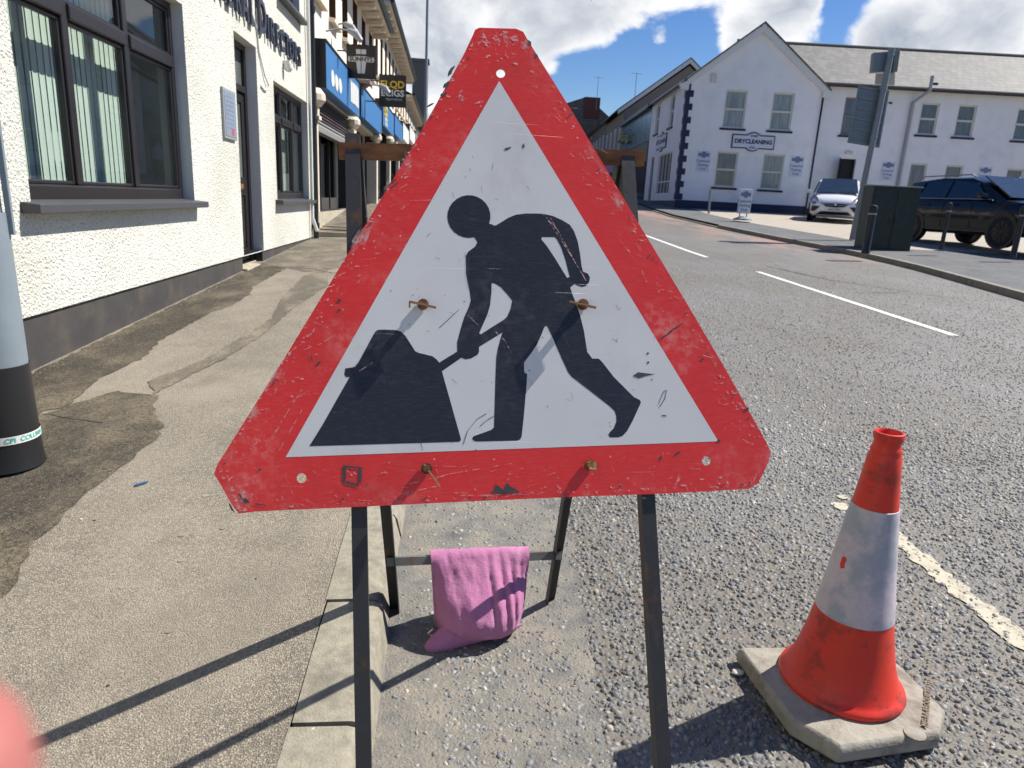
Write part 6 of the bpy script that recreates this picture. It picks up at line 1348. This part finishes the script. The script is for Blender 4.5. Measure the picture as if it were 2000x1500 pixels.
for px_, py, r, mat, lab in ((158, 1012, .006, 'light_chip', 'white pebble on the sandy footway below the dark patch'), (184, 1015, .005, 'dark_chip', 'black pebble beside a white one on the footway'), (42, 1017, .005, 'light_chip', 'white pebble on the dark patch near the left edge'), (105, 868, .006, 'light_chip', 'white pebble beside the lamp column base'), (670, 1255, .004, 'dark_chip', 'black speck on the kerb stone behind the left leg'), (612, 1445, .005, 'light_chip', 'white chip at the kerb back edge near the bottom'), (500, 1142, .004, 'dark_chip', 'black speck on the footway left of the kerb'), (212, 1348, .004, 'dark_chip', 'black speck on the footway near the lower left')):
    stone(px_, py, r, mat, lab)
stone(1441, 1318, .017, 'light_chip', 'pale stone lying against the left side of the cone base', 0)
P = PG(354, 1100, .08)
m = MB()
for (x, y, r) in ((355, 1048, .012), (355, 1098, .012), (402, 970, .014), (436, 1036, .012), (238, 1148, .010), (330, 1240, .009)):
    P = PG(x, y, .075); m.face([(P.x+r*random.uniform(.8, 1.1)*math.cos(i*.63), P.y+r*random.uniform(.8, 1.1)*math.sin(i*.63), pz(P.x, P.y)+.002) for i in range(10)])
k = m.build('gum_spots', 'kerb_concrete'); tag(k, 'pale flattened gum spots on the sandy footway', 'stain', kind='stuff')
def wall_grit():
    m = MB(); rng = random.Random(3)
    for _ in range(260):
        y = rng.uniform(3.4, 9); x = WX+.02+abs(rng.gauss(0, .05)); r = rng.uniform(.0025, .007)
        z = pz(x, y)+.004; q = m.add([(x-r, y, z), (x, y-r, z), (x+r, y, z), (x, y+r, z), (x+r*.2, y, z+r*.9)])
        for a, b in ((0, 1), (1, 2), (2, 3), (3, 0)): m.f.append((q+a, q+b, q+4)); m.m.append(0)
    tag(m.build('wall_foot_grit', 'kerb_concrete'), 'loose grit gathered along the foot of the white wall', 'grit', kind='stuff')
wall_grit()

# ------------------------------------------------------------------ the photographer's hand reaching in at the lower left
def hand():
    T = thing('hand', CAMP(-.10, .12, .03), 0, 'pink fingertip of a hand intruding blurred at the lower left corner', 'hand')
    V = [(-.0412, .0196, .045), (-.0424, .0300, .046), (-.054, .060, .050), (-.072, .088, .050), (-.088, .112, .030), (-.098, .135, .005), (-.105, .165, -.04), (-.11, .20, -.12),
         (-.106, .098, .030), (-.100, .074, .048), (-.093, .060, .058), (-.118, .106, .020), (-.118, .080, .040), (-.112, .066, .052), (-.125, .118, .005), (-.130, .096, .022), (-.127, .082, .035), (-.078, .130, .02), (-.062, .118, .035), (-.055, .102, .045)]
    E = [(0, 1), (1, 2), (2, 3), (3, 4), (4, 5), (5, 6), (6, 7), (4, 8), (8, 9), (9, 10), (4, 11), (11, 12), (12, 13), (5, 14), (14, 15), (15, 16), (5, 17), (17, 18), (18, 19)]
    R = [.0092, .0108, .0108, .0108, .018, .022, .022, .028, .010, .009, .007, .010, .009, .007, .009, .008, .006, .011, .010, .008]
    me = bpy.data.meshes.new('hand_skin'); inv = minv(T); me.from_pydata([inv@CAMP(*v) for v in V], E, []); o = bpy.data.objects.new('hand_skin', me); COL.objects.link(o); o.parent = T
    o.modifiers.new('skin', 'SKIN'); sk = me.skin_vertices[0].data
    for i, r in enumerate(R): sk[i].radius = (r, r)
    sk[5].use_root = True; s_ = o.modifiers.new('sub', 'SUBSURF'); s_.levels = 2; s_.render_levels = 2; me.materials.append(MATS['skin'])
hand()
